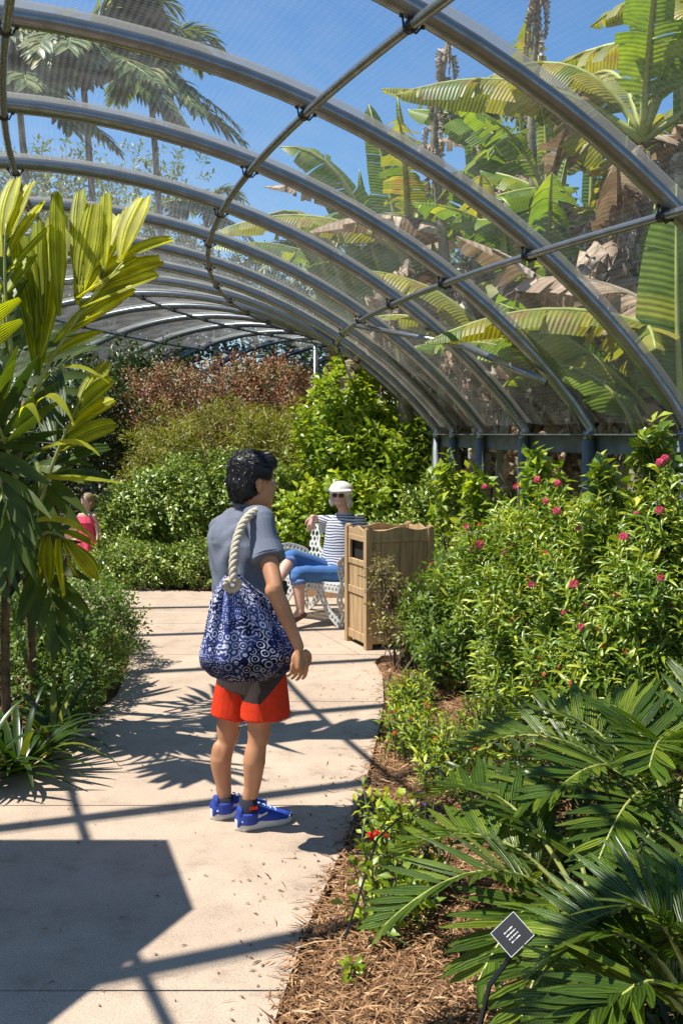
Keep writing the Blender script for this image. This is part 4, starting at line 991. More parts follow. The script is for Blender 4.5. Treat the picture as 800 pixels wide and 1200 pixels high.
for K_, A__, t in ((K1, A1, .15), (K2_, A2_, .22)):
    p = K_.lerp(A__, t); d_ = (A__ - K_).normalized(); MB().tube([p - d_ * .022, p + d_ * .022], .067, 18).build('cuff', M_denimc, tr_, smooth=True)
for A__, e in ((A1, A1 + Vector((-.14, -.06, -.055))), (A2_, Vector((A2_.x - .12, A2_.y - .12, .03)))):
    q, rd = chain([A__ + Vector((.03, .02, -.03)), A__.lerp(e, .5) - Z * .012, e], [.036, .040, .030], 4); MB().tube(q, rd, 12, flat=.8).build('shoe', M_brown, wom, smooth=True)
hh = MB(); hh.ell(HC + Vector((0, .03, .02)), (.098, .09, .10)); hh.ell(HC + Vector((.075, .01, -.045)), (.032, .055, .07)); hh.ell(HC + Vector((-.075, .01, -.035)), (.028, .05, .06)); hh.skin('hair', M_hairg, wom, voxel=.007, it=2, disp=lambda c: np.sin(c[:, 0] * 160 + c[:, 2] * 60) * .003)
ha = MB(); ha.ell(HC + uw * .055 - hf * .012, (.110, .105, .078), (hf, hr_, uw), 22, 14); 0 and ha.loft([(HC + uw * z + hf * a, hf, ra, hr_, rb) for z, a, ra, rb in ((.058, -.012, .108, .100), (.075, -.012, .105, .096), (.100, -.012, .090, .082), (.120, -.012, .055, .05), (.127, -.012, .012, .012))], 24)
V = []
for k in range(25):
    a = -1.35 + 2.7 * k / 24; i_ = HC + uw * .058 + hf * .094 * math.cos(a) + hr_ * .10 * math.sin(a); o_ = HC + uw * (.040 - .002 * math.cos(a)) + hf * (.150 * math.cos(a) + .0) + hr_ * .118 * math.sin(a); V += [i_ + uw * .006, o_ + uw * .004, o_ - uw * .003, i_ - uw * .003]
ha.add(V, [(k * 4 + j, k * 4 + (j + 1) % 4, k * 4 + 4 + (j + 1) % 4, k * 4 + 4 + j) for k in range(24) for j in range(4)]); ha.build('sun_hat', M_hat, wom, smooth=True)
g = MB()
for s_ in (-1, 1): g.ell(Pw(.084, .030 * s_, .006), (.012, .027, .020), (hf, hr_, uw)); g.tube([Pw(.080, .055 * s_, .010), Pw(-.01, .078 * s_, .006)], .003, 5)
g.tube([Pw(.088, -.01, .012), Pw(.088, .01, .012)], .003, 5); g.build('sunglasses', M_black, wom, smooth=True)

# ---- child -------------------------------------------------------------
cb = J(104, 690, 11.2); cb.z = 0; chd = thing('person', 'small child in a pink dress standing by the hedge at the far left', 'person', cb)
X_ = cb.x; Y_ = cb.y; cf_ = Vector((-.55, -.83, 0)).normalized(); cr_ = cf_.cross(Z)
b = MB(); CC = Vector((X_, Y_, .885)); Pc, uc = head(b, CC, cf_, cr_, .78, 1.05)
b.loft([(Vector((X_, Y_, z)), cr_, a, cf_, c_) for z, a, c_ in ((.36, .09, .07), (.45, .10, .08), (.56, .092, .072), (.68, .098, .07), (.745, .095, .06), (.775, .04, .04))], 20); limb(b, [Vector((X_, Y_, .74)), Vector((X_, Y_, .82))], [.034, .034])
for s_ in (-1, 1):
    o_ = Vector((X_, Y_, 0)) + cr_ * .055 * s_; limb(b, [o_ + Z * .42, o_ + Z * .23, o_ + Z * .15, o_ + Z * .04], [.055, .040, .040, .026]); limb(b, [o_ + Z * .03, o_ + Z * .02 + cf_ * .09], [.026, .022])
a_ = Vector((X_, Y_, .725)) - cr_ * .11; a2 = Vector((X_, Y_, .725)) + cr_ * .11
if a_.x > a2.x: a_, a2 = a2, a_
e_ = a_ + Vector((-.05, -.04, -.11)); w_ = e_ + Vector((-.05, -.05, .10)); limb(b, [a_, e_], [.030, .025]); limb(b, [e_, w_], [.025, .018]); hand(b, w_, Vector((-.3, -.3, .9)), Vector((1, 0, .3)), Vector((0, -1, 0)), .6, .5)
e_ = a2 + Vector((.04, 0, -.13)); w_ = e_ + Vector((.01, -.05, -.11)); limb(b, [a2, e_], [.030, .025]); limb(b, [e_, w_], [.025, .018]); hand(b, w_, Vector((0, -.2, -1)), Vector((0, -1, 0)), Vector((-1, 0, 0)), .6, .6)
b.skin('body', M_skinB, chd, voxel=.006, it=2)
V = []; K = 40; lv = ((.725, .105, 0), (.66, .115, .01), (.60, .108, .02), (.50, .128, .05), (.40, .150, .08), (.30, .172, .11))
for z, a, fo in lv:
    for k in range(K): th = 2 * math.pi * k / K; q_ = a * (1 + fo * math.sin(9 * th)); V.append(Vector((X_, Y_, z)) + cr_ * q_ * math.cos(th) + cf_ * q_ * .82 * math.sin(th))
mesh('dress', V, [(j * K + k, j * K + (k + 1) % K, (j + 1) * K + (k + 1) % K, (j + 1) * K + k) for j in range(5) for k in range(K)], M_dress, chd, smooth=True)
V = []
for z, a in ((.722, .112), (.655, .142)):
    for k in range(K): th = 2 * math.pi * k / K; q_ = a * (1 + .06 * math.sin(13 * th)); V.append(Vector((X_, Y_, z)) + cr_ * q_ * math.cos(th) + cf_ * q_ * .8 * math.sin(th))
mesh('dress_frill', V, [(k, (k + 1) % K, K + (k + 1) % K, K + k) for k in range(K)], M_dress, chd, smooth=True)
hh = MB(); hh.ell(CC + Vector((.008, .022, .030)), (.078, .080, .078)); hh.ell(CC + Vector((.02, .05, -.02)), (.065, .045, .07)); hh.skin('hair', simple('light_brown_hair', (.22, .14, .07), .6, nscale=80), chd, voxel=.006, it=2)

# ---- man half hidden in the shade --------------------------------------
hb_ = J(173, 600, 13.9); hb_.z = 0; hid = thing('person', 'person standing in deep shade, almost hidden behind the round shrub', 'person', hb_)
b = MB(); hf2 = Vector((.2, -.97, 0)).normalized(); hr2 = hf2.cross(Z); HC2 = J(173, 519, 13.9); head(b, HC2, hf2, hr2, 1.); o_ = Vector((hb_.x, hb_.y, 0))
b.loft([(o_ + Z * z, hr2, a, hf2, c_) for z, a, c_ in ((.80, .17, .12), (1.0, .15, .11), (1.2, .18, .12), (1.33, .19, .10), (1.39, .07, .06))], 20); limb(b, [o_ + Z * 1.35, HC2 - Z * .08], [.055, .05])
for s_ in (-1, 1):
    h_ = o_ + hr2 * .09 * s_; limb(b, [h_ + Z * .82, h_ + Z * .45, h_ + Z * .08], [.085, .055, .04]); limb(b, [h_ + Z * .05, h_ + Z * .04 + hf2 * .16], [.04, .035])
    sh2 = o_ + hr2 * .20 * s_ + Z * 1.32; el2 = sh2 + Vector((.02 * s_, 0, -.28)); wr2 = el2 + hf2 * .08 - Z * .24; limb(b, [sh2, el2], [.05, .038]); limb(b, [el2, wr2], [.036, .026]); hand(b, wr2, -Z + hf2 * .1, hf2, hr2 * -s_, 1, .6)
b.skin('body', M_skinA, hid, voxel=.009, it=2)
s = MB(); s.loft([(o_ + Z * z, hr2, a, hf2, c_) for z, a, c_ in ((.85, .19, .14), (1.0, .175, .13), (1.2, .20, .14), (1.34, .20, .115), (1.385, .08, .07))], 22)
for s_ in (-1, 1): sh2 = o_ + hr2 * .20 * s_ + Z * 1.31; s.tube([sh2, sh2 - Z * .2], [.065, .062], 14)
s.skin('shirt', M_purple, hid, voxel=.009, it=2)
s = MB()
for s_ in (-1, 1): h_ = o_ + hr2 * .09 * s_; s.tube([h_ + Z * .88, h_ + Z * .45, h_ + Z * .08], [.10, .075, .06], 14)
s.skin('trousers', M_sock, hid, voxel=.009, it=2)
MB().ell(HC2 + Vector((0, .015, .035)), (.085, .10, .09)).build('hair', M_hairb, hid, smooth=True)

# ================================================================== FLOWERING BED on the right
def flowers(parent, P, O, D, n, m, size, name='flower_cluster', seed=0, sel=None, up=.04):
    """domed heads of many small petals on stalks"""
    r = np.random.default_rng(seed); K = 16 
    meshes = []
    for v in range(3):
        q = unit(r.normal(size=(K, 3)) + np.array([0, 0, .8])); q[:, 2] = np.abs(q[:, 2])
        T, F = TPL['oval']; VV = []; FF = []; RR = []
        for j in range(K):
            d = Vector(q[j]); base = d * .45
            for a in range(4):
                side = d.orthogonal().normalized(); side = Matrix.Rotation(a * math.pi / 2 + j, 3, d) @ side
                D_ = (side + d * .35).normalized(); N_ = d; S_2 = D_.cross(N_).normalized(); k0 = len(VV)
                VV += [tuple((base + D_ * t[0] * .42 + S_2 * t[1] * .26 + N_ * t[2] * .3)) for t in T]; FF += [tuple(x + k0 for x in f) for f in F]; RR += [r.random()] * len(T)
        me = bpy.data.meshes.new(name); me.from_pydata(VV, [], FF); a = me.attributes.new('rnd', 'FLOAT', 'POINT'); a.data.foreach_set('value', RR)
        me.materials.append(m); meshes.append(me)
    mb = MB()
    for p, d in sel:
        p = Vector(p); d = Vector(d).normalized(); e = p + d * up
        mb.tube([p - d * .10, p, e], [.003, .0025, .002], 4, cap=False)
        s = size * r.uniform(.75, 1.2); o = bpy.data.objects.new(name, meshes[int(r.integers(3))]); COL.objects.link(o); o.parent = parent; BASE[o.name] = BASE[parent.name]
        q = (d + Vector((0, 0, .6))).to_track_quat('Z', 'Y'); o.matrix_local = Matrix.Translation(e - BASE[parent.name]) @ q.to_matrix().to_4x4() @ Matrix.Scale(s, 4)
    mb.build('flower_stalks', M_stem, parent, kind='stuff')
def facing(P, O, n, seed, zlo=.3, back=.1):
    """outer twigs on the side towards the path"""
    r = np.random.default_rng(seed); ok = np.where((O[:, 1] < back) & (P[:, 2] > zlo))[0] if n else []
    return r.choice(ok, min(n, len(ok)), replace=False)

A = [(1.42, 5.8, .68, .58, .75, .55), (1.12, 6.4, .52, .42, .6, .55), (1.72, 5.2, .70, .5, .6, .60), (1.42, 5.0, .40, .45, .45, .42), (1.08, 5.8, .28, .28, .5, .32)]
t, P, O, D = bush('pentas_bush', 'large flowering bush with lance leaves and pink flower heads right of the bin', 'bush', (1.2, 5.7, 0), A, 6800, 9, .066, .22, M_pent, 'lance', 1, twig=.17, stems=22, lump=.22, inner=.6, up=.9, stemm=M_stem, droop=.12)
pix = [(548, 624, 5.9), (569, 577, 5.9), (606, 577, 5.75), (630, 569, 5.8), (654, 573, 5.75), (640, 594, 5.6), (653, 606, 5.55), (563, 645, 5.7), (624, 692, 5.2), (681, 742, 4.75),
       (779, 545, 5.1), (773, 550, 5.1), (773, 606, 4.9), (673, 692, 5.1), (774, 685, 4.75), (731, 637, 5.0)]
flowers(t, None, None, None, 0, M_pink, .036, 'pink_flower_head', 1, [(J(u, v, y - .16), (-.2, -.5, .7)) for u, v, y in pix])
sel = facing(P, O, 40, 15, .7); flowers(t, None, None, None, 0, M_pink, .028, 'pink_flower_head', 12, [(P[i], O[i] + np.array([0, 0, .7])) for i in sel])
sel = facing(P, O, 80, 5); flowers(t, None, None, None, 0, M_orange, .023, 'orange_flower_head', 2, [(P[i], O[i] + np.array([0, 0, .7])) for i in sel])
A = [(.68, 6.85, .30, .26, .38, .30), (.95, 7.0, .45, .35, .3, .42), (.72, 6.35, .2, .2, .35, .2)]
t, P, O, D = bush('lantana_bush', 'low yellow green bush with small leaves and orange blooms growing against the bin', 'bush', (.65, 6.7, 0), A, 1500, 8, .05, .42, M_hedge, 'oval', 2, twig=.13, stems=12, up=.6, stemm=M_stem)
sel = facing(P, O, 9, 6, .2); flowers(t, None, None, None, 0, M_orange, .022, 'orange_flower_head', 3, [(P[i], O[i]) for i in sel])
# sprawling leafy stems in front of the bin
A = [(.36, 7.02, .40, .16, .14, .30), (.28, 7.05, .62, .10, .1, .16), (.48, 6.9, .22, .2, .2, .2)]
bush('twiggy_shrub', 'thin twiggy shrub with tiny pinkish leaves leaning across the front of the bin', 'shrub', (.42, 6.98, 0), A, 170, 7, .034, .45, leafmat('tiny_pink_leaf', [(0, (.14, .17, .04)), (.6, (.3, .3, .08)), (1, (.5, .28, .16))], .3, .5), 'oval', 3, twig=.12, stems=10, lump=.3, inner=.8)
# small plants along the edge
edge = [((.42, 5.85), .17, .20, 'milkweed with small orange blooms at the path edge nearest the lantana', M_orange, 3), ((.38, 5.05), .20, .26, 'milkweed with orange blooms sprawling over the wood chips', M_orange, 6), ((.50, 4.5), .22, .32, 'taller leafy milkweed with a few orange blooms beside the cycad', M_orange, 5),
        ((.74, 4.9), .25, .40, 'dense green milkweed at the foot of the flowering bush', M_orange, 2)]
for i, ((x, y), r_, h, lab, fm, nf) in enumerate(edge):
    t, P, O, D = bush('milkweed', lab, 'plant', (x, y, 0), [(x, y, h * .45, r_ * .8, r_ * 1.3, h * .5)], 95, 6, .042, .30, M_bright, 'lance', 10 + i, twig=.11, stems=7, inner=.9, up=.9, stemm=M_stem)
    sel = facing(P, O, nf, 6 + i, .1, .5); flowers(t, None, None, None, 0, fm, .018, 'orange_flower_head', 4 + i, [(P[k], (0, -.2, 1)) for k in sel])
p0 = J(452, 1075, 3.15)
A = [(p0.x + .02, 3.2, .12, .13, .16, .14), (p0.x + .10, 3.45, .18, .15, .2, .16), (p0.x, 3.5, .26, .09, .12, .10)]
t, P, O, D = bush('salvia_plant', 'leafy plant with a bright red bloom and small blue flowers at the path edge', 'plant', (p0.x + .05, 3.3, 0), A, 110, 6, .042, .55, M_bright, 'oval', 20, twig=.10, stems=8, inner=.9, up=.7, stemm=M_stem)
flowers(t, None, None, None, 0, M_redfl, .026, 'red_flower_head', 8, [(J(u, v, 3.42), (0, -.2, 1)) for u, v in ((434, 992), (442, 989), (453, 991))])
flowers(t, None, None, None, 0, M_blue, .009, 'blue_flower_head', 9, [(J(u, v, 3.3), (0, -.2, 1)) for u, v in ((430, 1031), (442, 1038), (461, 1045), (428, 1030), (492, 940), (498, 955), (440, 1044))])
p0 = J(410, 1088, 2.9); bush('seedling', 'tiny green seedling alone in the wood chips near the path', 'plant', (p0.x, 2.9, 0), [(p0.x, 2.9, .05, .02, .02, .03)], 6, 4, .04, .5, M_bright, 'oval', 33, twig=.04, stems=2)
MB().tube([J(404, 1100, 2.85), J(442, 983, 3.3), J(489, 938, 3.6)], .004, 5).build('irrigation_stake', M_black)
o = bpy.data.objects['irrigation_stake']; o['label'] = 'thin black stake leaning out of the red flowered plant'; o['category'] = 'stake'

# ================================================================== CYCADS bottom right
def cycad(name, label, base, specs, seed, L=.20, W=.029, pairs=19):
    t = thing(name, label, 'cycad', base, 'cycads in the bed at the bottom right'); b = Vector(base)
    MB().loft([(b + Z * z, Vector((1, 0, 0)), r_, Vector((0, 1, 0)), r_) for z, r_ in ((-.05, .07), (.04, .09), (.10, .06), (.13, .02))], 10).build('trunk', M_trunk, t)
    for i, (tip, lift) in enumerate(specs):
        tip = Vector(tip); st = b + Vector((0, 0, .1)) + (tip - b).normalized() * .04
        mid = st.lerp(tip, .45) + Z * lift
        frond(t, st, mid, tip, pairs, L, W, M_zamia, M_rachis, .26, (62, 30), .12, .22, joined=False, rad=(.008, .003), vee=.28, seed=seed * 40 + i, leafn=4, cup=.10)
    return t
cycad('cycad', 'cycad with glossy feathered leaves arching over the plant label to the mulch', J(700, 1130, 2.75),
      [(J(450, 1085, 2.55), .32), (J(475, 1000, 3.0), .30), (J(610, 1195, 2.2), .28), (J(800, 1150, 2.3), .3), (J(560, 1150, 2.35), .30), (J(820, 980, 3.1), .3), (J(505, 935, 3.25), .34), (J(690, 1190, 2.3), .3), (J(640, 1020, 3.1), .34), (J(740, 1040, 3.3), .36)], 1)
cycad('cycad', 'cycad at the right edge with fronds fanning up in front of the flowering bush', J(790, 1010, 3.3),
      [(J(545, 880, 3.5), .34), (J(600, 845, 3.75), .34), (J(640, 940, 3.0), .34), (J(840, 800, 3.9), .3), (J(560, 985, 2.95), .34), (J(700, 830, 3.8), .30), (J(760, 900, 2.8), .36), (J(700, 1010, 2.7), .34), (J(860, 920, 3.0), .34), (J(620, 900, 3.9), .3)], 2, L=.23)
cycad('cycad', 'lowest cycad in deep shade at the bottom right corner', J(830, 1260, 2.15),
      [(J(640, 1130, 2.15), .28), (J(700, 1200, 1.95), .2), (J(760, 1040, 2.5), .28), (J(860, 1000, 2.6), .3), (J(700, 1090, 2.2), .3), (J(780, 1130, 2.2), .26), (J(650, 1210, 2.0), .2), (J(820, 1060, 2.4), .3)], 3, pairs=16)

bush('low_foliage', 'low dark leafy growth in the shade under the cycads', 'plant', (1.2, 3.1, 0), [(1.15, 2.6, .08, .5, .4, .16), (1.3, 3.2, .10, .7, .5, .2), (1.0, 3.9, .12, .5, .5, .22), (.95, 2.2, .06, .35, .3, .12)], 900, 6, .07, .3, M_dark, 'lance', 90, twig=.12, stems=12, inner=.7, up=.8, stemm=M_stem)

# ================================================================== PLANT LABEL
pl0 = J(600, 1095, 2.22); sgn = thing('plant_label', 'small black plant label tilted on a dark stake under the cycad leaves', 'sign', (pl0.x - .03, 2.25, 0))
nrm = Vector((-.25, -.75, .62)).normalized(); ax = nrm.cross(Z).normalized(); ay = ax.cross(nrm).normalized() * -1
if ay.z < 0: ay = -ay
ax = ay.cross(nrm)
q = Matrix.Rotation(R(50), 3, nrm); ax = q @ ax; ay = q @ ay
MB().box(pl0, (.072, .068, .003), (ax, ay, nrm)).build('plate', M_black, sgn)
mb = MB(); 
for s in (-1, 1):
    mb.box(pl0 + ax * .0362 * s, (.0010, .0690, .0042), (ax, ay, nrm)); mb.box(pl0 + ay * .0342 * s, (.072, .0010, .0042), (ax, ay, nrm))
mb.build('edge', M_white, sgn)
mb = MB(); rr = random.Random(3)
for ln in range(4):          # four short lines of engraved lettering, too small to read
    a = -.014 
    while a < .012:
        g = rr.uniform(.0012, .0022); mb.box(pl0 + ax * (a + g / 2) + ay * (.0125 - ln * .0085) + nrm * .0022, (g, .0032 * rr.choice((.5, .8, 1.)), .0006), (ax, ay, nrm)); a += g + rr.choice((.0006, .0006, .0018))
mb.build('lettering', M_white, sgn)
MB().tube([pl0 - nrm * .003, pl0 - nrm * .02 - Z * .04, J(573, 1155, 2.22), J(556, 1225, 2.2)], .006, 6).build('stake', M_black, sgn)

# ================================================================== LEFT PALM
pb = Vector((-1.95, 5.0, 0)); pal = thing('clump_palm', 'big clumping palm with broad pleated yellow green leaflets at the left of the path', 'palm', pb)
crowns = [J(30, 470, 5.35), J(-20, 420, 5.30), J(5, 560, 5.45), J(55, 560, 5.60)]
for i, (u, v, c) in enumerate([(8, 860, 0), (-25, 870, 1), (40, 845, 2), (52, 850, 3)]):
    b = J(u, v, 5.4 + .15 * i); b.z = 0; pts, rr_ = chain([b, b.lerp(crowns[c], .5) + Vector((.05 * (i - 1), 0, 0)), crowns[c]], [.027, .022, .018], 6)
    MB().tube(pts, rr_, 9).build('stem', M_trunk, pal, smooth=True)
    for k in range(3):
        q = pts[int(len(pts) * (.35 + .18 * k))]; MB().tube([q, q + Vector((.02, -.01, .16)), q + Vector((.05, -.03, .33))], [.030, .02, .008], 7, flat=.7).build('leaf_sheath', M_trunk, pal, smooth=True)
PF = [  # base, tip, lift, pairs, leaflet length, roll
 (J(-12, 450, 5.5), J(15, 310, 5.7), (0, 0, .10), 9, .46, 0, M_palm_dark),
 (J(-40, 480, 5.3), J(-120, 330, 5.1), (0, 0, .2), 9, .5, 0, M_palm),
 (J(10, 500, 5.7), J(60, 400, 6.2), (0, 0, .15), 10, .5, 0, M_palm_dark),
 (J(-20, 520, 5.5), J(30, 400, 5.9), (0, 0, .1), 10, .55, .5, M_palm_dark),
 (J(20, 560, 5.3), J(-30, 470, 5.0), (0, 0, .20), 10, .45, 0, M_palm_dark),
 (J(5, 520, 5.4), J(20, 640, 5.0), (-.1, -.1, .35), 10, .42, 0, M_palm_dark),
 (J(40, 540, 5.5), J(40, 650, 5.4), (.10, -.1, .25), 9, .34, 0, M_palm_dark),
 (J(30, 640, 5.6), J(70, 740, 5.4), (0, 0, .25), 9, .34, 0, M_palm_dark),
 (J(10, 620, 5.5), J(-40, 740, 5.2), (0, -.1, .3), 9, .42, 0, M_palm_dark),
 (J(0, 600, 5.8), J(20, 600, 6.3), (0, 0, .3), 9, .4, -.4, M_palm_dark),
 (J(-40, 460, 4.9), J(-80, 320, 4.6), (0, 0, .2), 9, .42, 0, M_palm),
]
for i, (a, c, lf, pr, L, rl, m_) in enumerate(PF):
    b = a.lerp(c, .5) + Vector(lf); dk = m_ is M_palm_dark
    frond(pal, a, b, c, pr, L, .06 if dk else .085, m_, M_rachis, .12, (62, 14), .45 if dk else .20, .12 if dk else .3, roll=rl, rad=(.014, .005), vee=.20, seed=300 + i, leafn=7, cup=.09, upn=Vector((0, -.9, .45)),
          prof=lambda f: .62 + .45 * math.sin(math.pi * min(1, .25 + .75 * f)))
def pleated(parent, a, b, c, W, m, face, tone, blunt=.45, cols=10, rows=12, seed=0):
    """long leaflet folded into pleats that run its length, tip torn off blunt"""
    r = random.Random(seed); V = []; UV = []; face = face.normalized(); bite = [r.uniform(-.5, .5) for _ in range(cols + 1)]
    for k in range(rows + 1):
        t = k / rows; T = bezd(a, b, c, t); S = T.cross(face).normalized(); N = S.cross(T)
        if N.dot(face) < 0: N = -N
        wd = W * .5 * (.18 + .82 * min(1, t / .45) ** .75) * (1 - (1 - blunt) * max(0, (t - .62) / .38) ** 1.8)
        for j in range(cols + 1):
            f = j / cols * 2 - 1; tt = min(1.02, max(0, t + (bite[j] * .05 * (t > .93)) - .05 * (t > .9) * f * f))
            p = bez(a, b, c, tt); V.append(p + S * wd * f + N * (W * .055 * (1 if j % 2 else -1) + W * .16 * f * f - .003)); UV.append((j / cols, t))
    F = []
    for k in range(rows):
        for j in range(cols): q = k * (cols + 1) + j; F.append((q, q + 1, q + cols + 2, q + cols + 1))
    return mesh('leaflet', V, np.array(F), m, parent, rnd=[tone + .16 * (1 if j % 2 else -1) for k in range(rows + 1) for j in range(cols + 1)], uv=UV)  # ridges lighter, valleys darker: pleat shading put into the tone
HAND = [  # stalk pixels, then leaflets (base, tip, width in px, tone)
 ([(40, 470), (58, 405), (148, 303)], 5.15, [((50, 420), (70, 252), 40, .75), ((92, 357), (112, 238), 27, .8), ((108, 342), (145, 248), 36, .85), ((122, 325), (125, 226), 19, .8), ((143, 305), (172, 230), 29, .95),
   ((138, 308), (202, 281), 17, .95), ((112, 340), (191, 306), 24, .98), ((95, 362), (187, 322), 22, .95), ((76, 388), (158, 338), 20, .95), ((64, 402), (142, 352), 20, .9), ((52, 425), (122, 388), 14, .9), ((46, 440), (42, 320), 24, .35), ((90, 350), (160, 300), 26, .9),
   ((42, 400), (24, 275), 24, .4), ((70, 370), (67, 224), 18, .6), ((95, 340), (95, 222), 19, .55), ((52, 380), (46, 258), 22, .45)]),
 ([(15, 420), (2, 330), (8, 262)], 5.05, [((3, 275), (20, 208), 22, .95), ((8, 285), (38, 214), 20, .9), ((10, 300), (53, 235), 15, .85), ((8, 320), (62, 262), 12, .8), ((0, 340), (-25, 260), 22, .8), ((5, 350), (40, 300), 22, .4), ((2, 300), (-14, 225), 20, .9), ((6, 370), (30, 330), 20, .3), ((4, 380), (-20, 320), 22, .4)]),
 ([(48, 590), (60, 540), (98, 462)], 5.35, [((85, 492), (133, 446), 25, .62), ((78, 510), (135, 470), 27, .70), ((70, 528), (136, 498), 21, .5), ((92, 478), (127, 424), 22, .5), ((64, 545), (130, 525), 16, .3), ((75, 500), (62, 430), 22, .2), ((66, 525), (45, 460), 22, .15), ((60, 560), (128, 560), 13, .25)]),
 ([(38, 640), (52, 612), (78, 632)], 5.2, [((52, 628), (45, 682), 14, .9), ((58, 628), (58, 686), 14, .8), ((70, 632), (76, 696), 24, 1.0), ((76, 636), (92, 676), 13, .9), ((78, 634), (116, 680), 15, .95), ((76, 632), (118, 668), 13, .55), ((70, 622), (112, 640), 7, .4), ((48, 622), (34, 672), 10, .8)]),
]
for i, (stk, y, lf) in enumerate(HAND):
    a, b, c = [J(u, v, y) for u, v in stk]; K = 14
    fr_ = MB().tube([bez(a, b, c, k / K) for k in range(K + 1)], [.013 - .008 * k / K for k in range(K + 1)], 7).build('frond', M_rachis, pal, smooth=True)
    for j, (p, q, w_, tone) in enumerate(lf):
        r = random.Random(i * 50 + j); dy = r.uniform(-.10, .12); vert = abs(q[1] - p[1]) > abs(q[0] - p[0]) and q[1] < p[1]; p = J(*p, y + .01); q = J(*q, y + dy + (.22 if vert else .08)); m_ = p.lerp(q, .5) + Vector((0, -.03, 0)) + (Z * .04 if abs(q.x - p.x) > abs(q.z - p.z) else Vector((r.uniform(-.02, .02), 0, 0)))
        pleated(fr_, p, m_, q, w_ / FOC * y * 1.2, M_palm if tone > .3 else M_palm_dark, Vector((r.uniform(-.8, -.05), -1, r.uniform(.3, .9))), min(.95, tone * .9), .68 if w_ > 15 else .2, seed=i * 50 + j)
# thin arching leaflets hanging out of the heart of the palm
for i, (a, b, c) in enumerate([((35, 470, 5.1), (70, 400, 4.5), (128, 450, 4.4)), ((40, 480, 4.6), (60, 440, 4.4), (88, 500, 4.3)), ((30, 540, 4.6), (85, 500, 4.5), (117, 535, 4.4)),
                               ((20, 500, 4.5), (30, 450, 4.4), (48, 500, 4.3)), ((40, 560, 4.7), (90, 560, 4.6), (140, 566, 4.5)), ((25, 620, 4.7), (70, 590, 4.6), (118, 640, 4.5))]):
    a, b, c = J(a[0], a[1], a[2] + .5), J(b[0], b[1], b[2] + .5), J(c[0], c[1], c[2] + .5); V = []; UV = []; K = 9
    for k in range(K + 1):
        t_ = k / K; p = bez(a, b, c, t_); T = bezd(a, b, c, t_); S = T.cross(Vector((0, -.6, .8))).normalized(); wv = .024 * math.sin(math.pi * min(.97, .12 + t_ * .88)); V += [p - S * wv + Z * .006, p, p + S * wv + Z * .006]; UV += [(0, t_), (.5, t_), (1, t_)]
    F = []
    for k in range(K): q = k * 3; F += [(q, q + 1, q + 4, q + 3), (q + 1, q + 2, q + 5, q + 4)]
    mesh('leaflet', V, np.array(F), M_palm, pal, rnd=[.6] * len(V), uv=UV, smooth=True)

def strappy(name, label, base, n, L, m, seed, W=.035, cat='plant'):
    t = thing(name, label, cat, base); r = random.Random(seed)
    for i in range(n):
        a = i * 2.399 + r.uniform(-.3, .3); e = r.uniform(.5, 1.2); d = Vector((math.cos(a) * math.cos(e), math.sin(a) * math.cos(e), math.sin(e)))
        V, F, UV = blade(Vector(base) + Vector((math.cos(a), math.sin(a), 0)) * .04, d, Vector((-d.x * d.z, -d.y * d.z, 1 - d.z * d.z)), L * r.uniform(.7, 1.1), W, r.uniform(.9, 1.8), 9, .1, .14, .7)
        mesh('leaf', V, np.array(F), m, t, rnd=[r.random()] * len(V), uv=UV, smooth=True)
for i, (u, v, y, n_, L, lb) in enumerate([(20, 880, 4.75, 60, .50, 'dark strap leaved lily clump at the left edge of the path'), (62, 850, 5.2, 44, .40, 'smaller strap leaved lily clump between the palm stems and the hedge'), (-40, 900, 4.5, 26, .55, 'strap leaved lily clump half outside the left edge of the photo')]):
    b = J(u, v, y); strappy('lily_clump', lb, (b.x, b.y, 0), n_, L, M_lily, 50 + i)

# ================================================================== SHRUBS
A = [(-1.72, 6.15, .22, .34, .5, .30), (-1.85, 6.9, .28, .42, .55, .34), (-2.2, 7.6, .30, .5, .5, .36), (-1.62, 5.75, .14, .2, .3, .2), (-2.4, 6.4, .3, .5, .7, .36)]
bush('hedge', 'low clipped hedge with small yellow green leaves between the palm and the path', 'hedge', (-1.9, 6.6, 0), A, 3000, 8, .034, .55, M_hedge, 'oval', 40, twig=.09, stems=14, lump=.12, inner=.3, up=.6)
A = [(-2.15, 10.75, .18, .5, .35, .26), (-1.55, 10.75, .20, .5, .35, .27), (-.9, 10.7, .18, .5, .35, .25), (-2.55, 11.2, .2, .35, .4, .25)]
bush('hedge', 'low green hedge along the back of the path behind the young man', 'hedge', (-1.6, 10.8, 0), A, 2600, 7, .045, .5, M_shrub, 'oval', 41, twig=.09, stems=14, lump=.1, inner=.3, up=.6)
A = [(-1.75, 11.9, .75, .75, .6, .62), (-2.3, 12.1, .55, .55, .55, .6), (-1.1, 11.8, .8, .6, .5, .55), (-2.65, 12.0, .4, .3, .4, .5)]
bush('round_shrub', 'large rounded shrub with small pale green leaves left of the young man', 'shrub', (-1.8, 12, 0), A, 3800, 7, .062, .5, M_shrub, 'oval', 42, twig=.14, stems=12, lump=.2, inner=.4)
A = [(-1.6, 13.2, 1.45, 1.2, .6, .55), (-.55, 12.9, 1.4, .8, .6, .6), (-.1, 12.4, 1.0, .55, .5, .6), (-2.4, 13.4, 1.15, .5, .5, .4)]
bush('wispy_shrub', 'broad olive yellow shrub with fine wispy leaves above the young mans head', 'shrub', (-1.2, 13.2, 0), A, 4200, 7, .075, .16, M_olive, 'quad', 43, twig=.22, stems=22, lump=.25, inner=.5, up=.1, spread=.7)
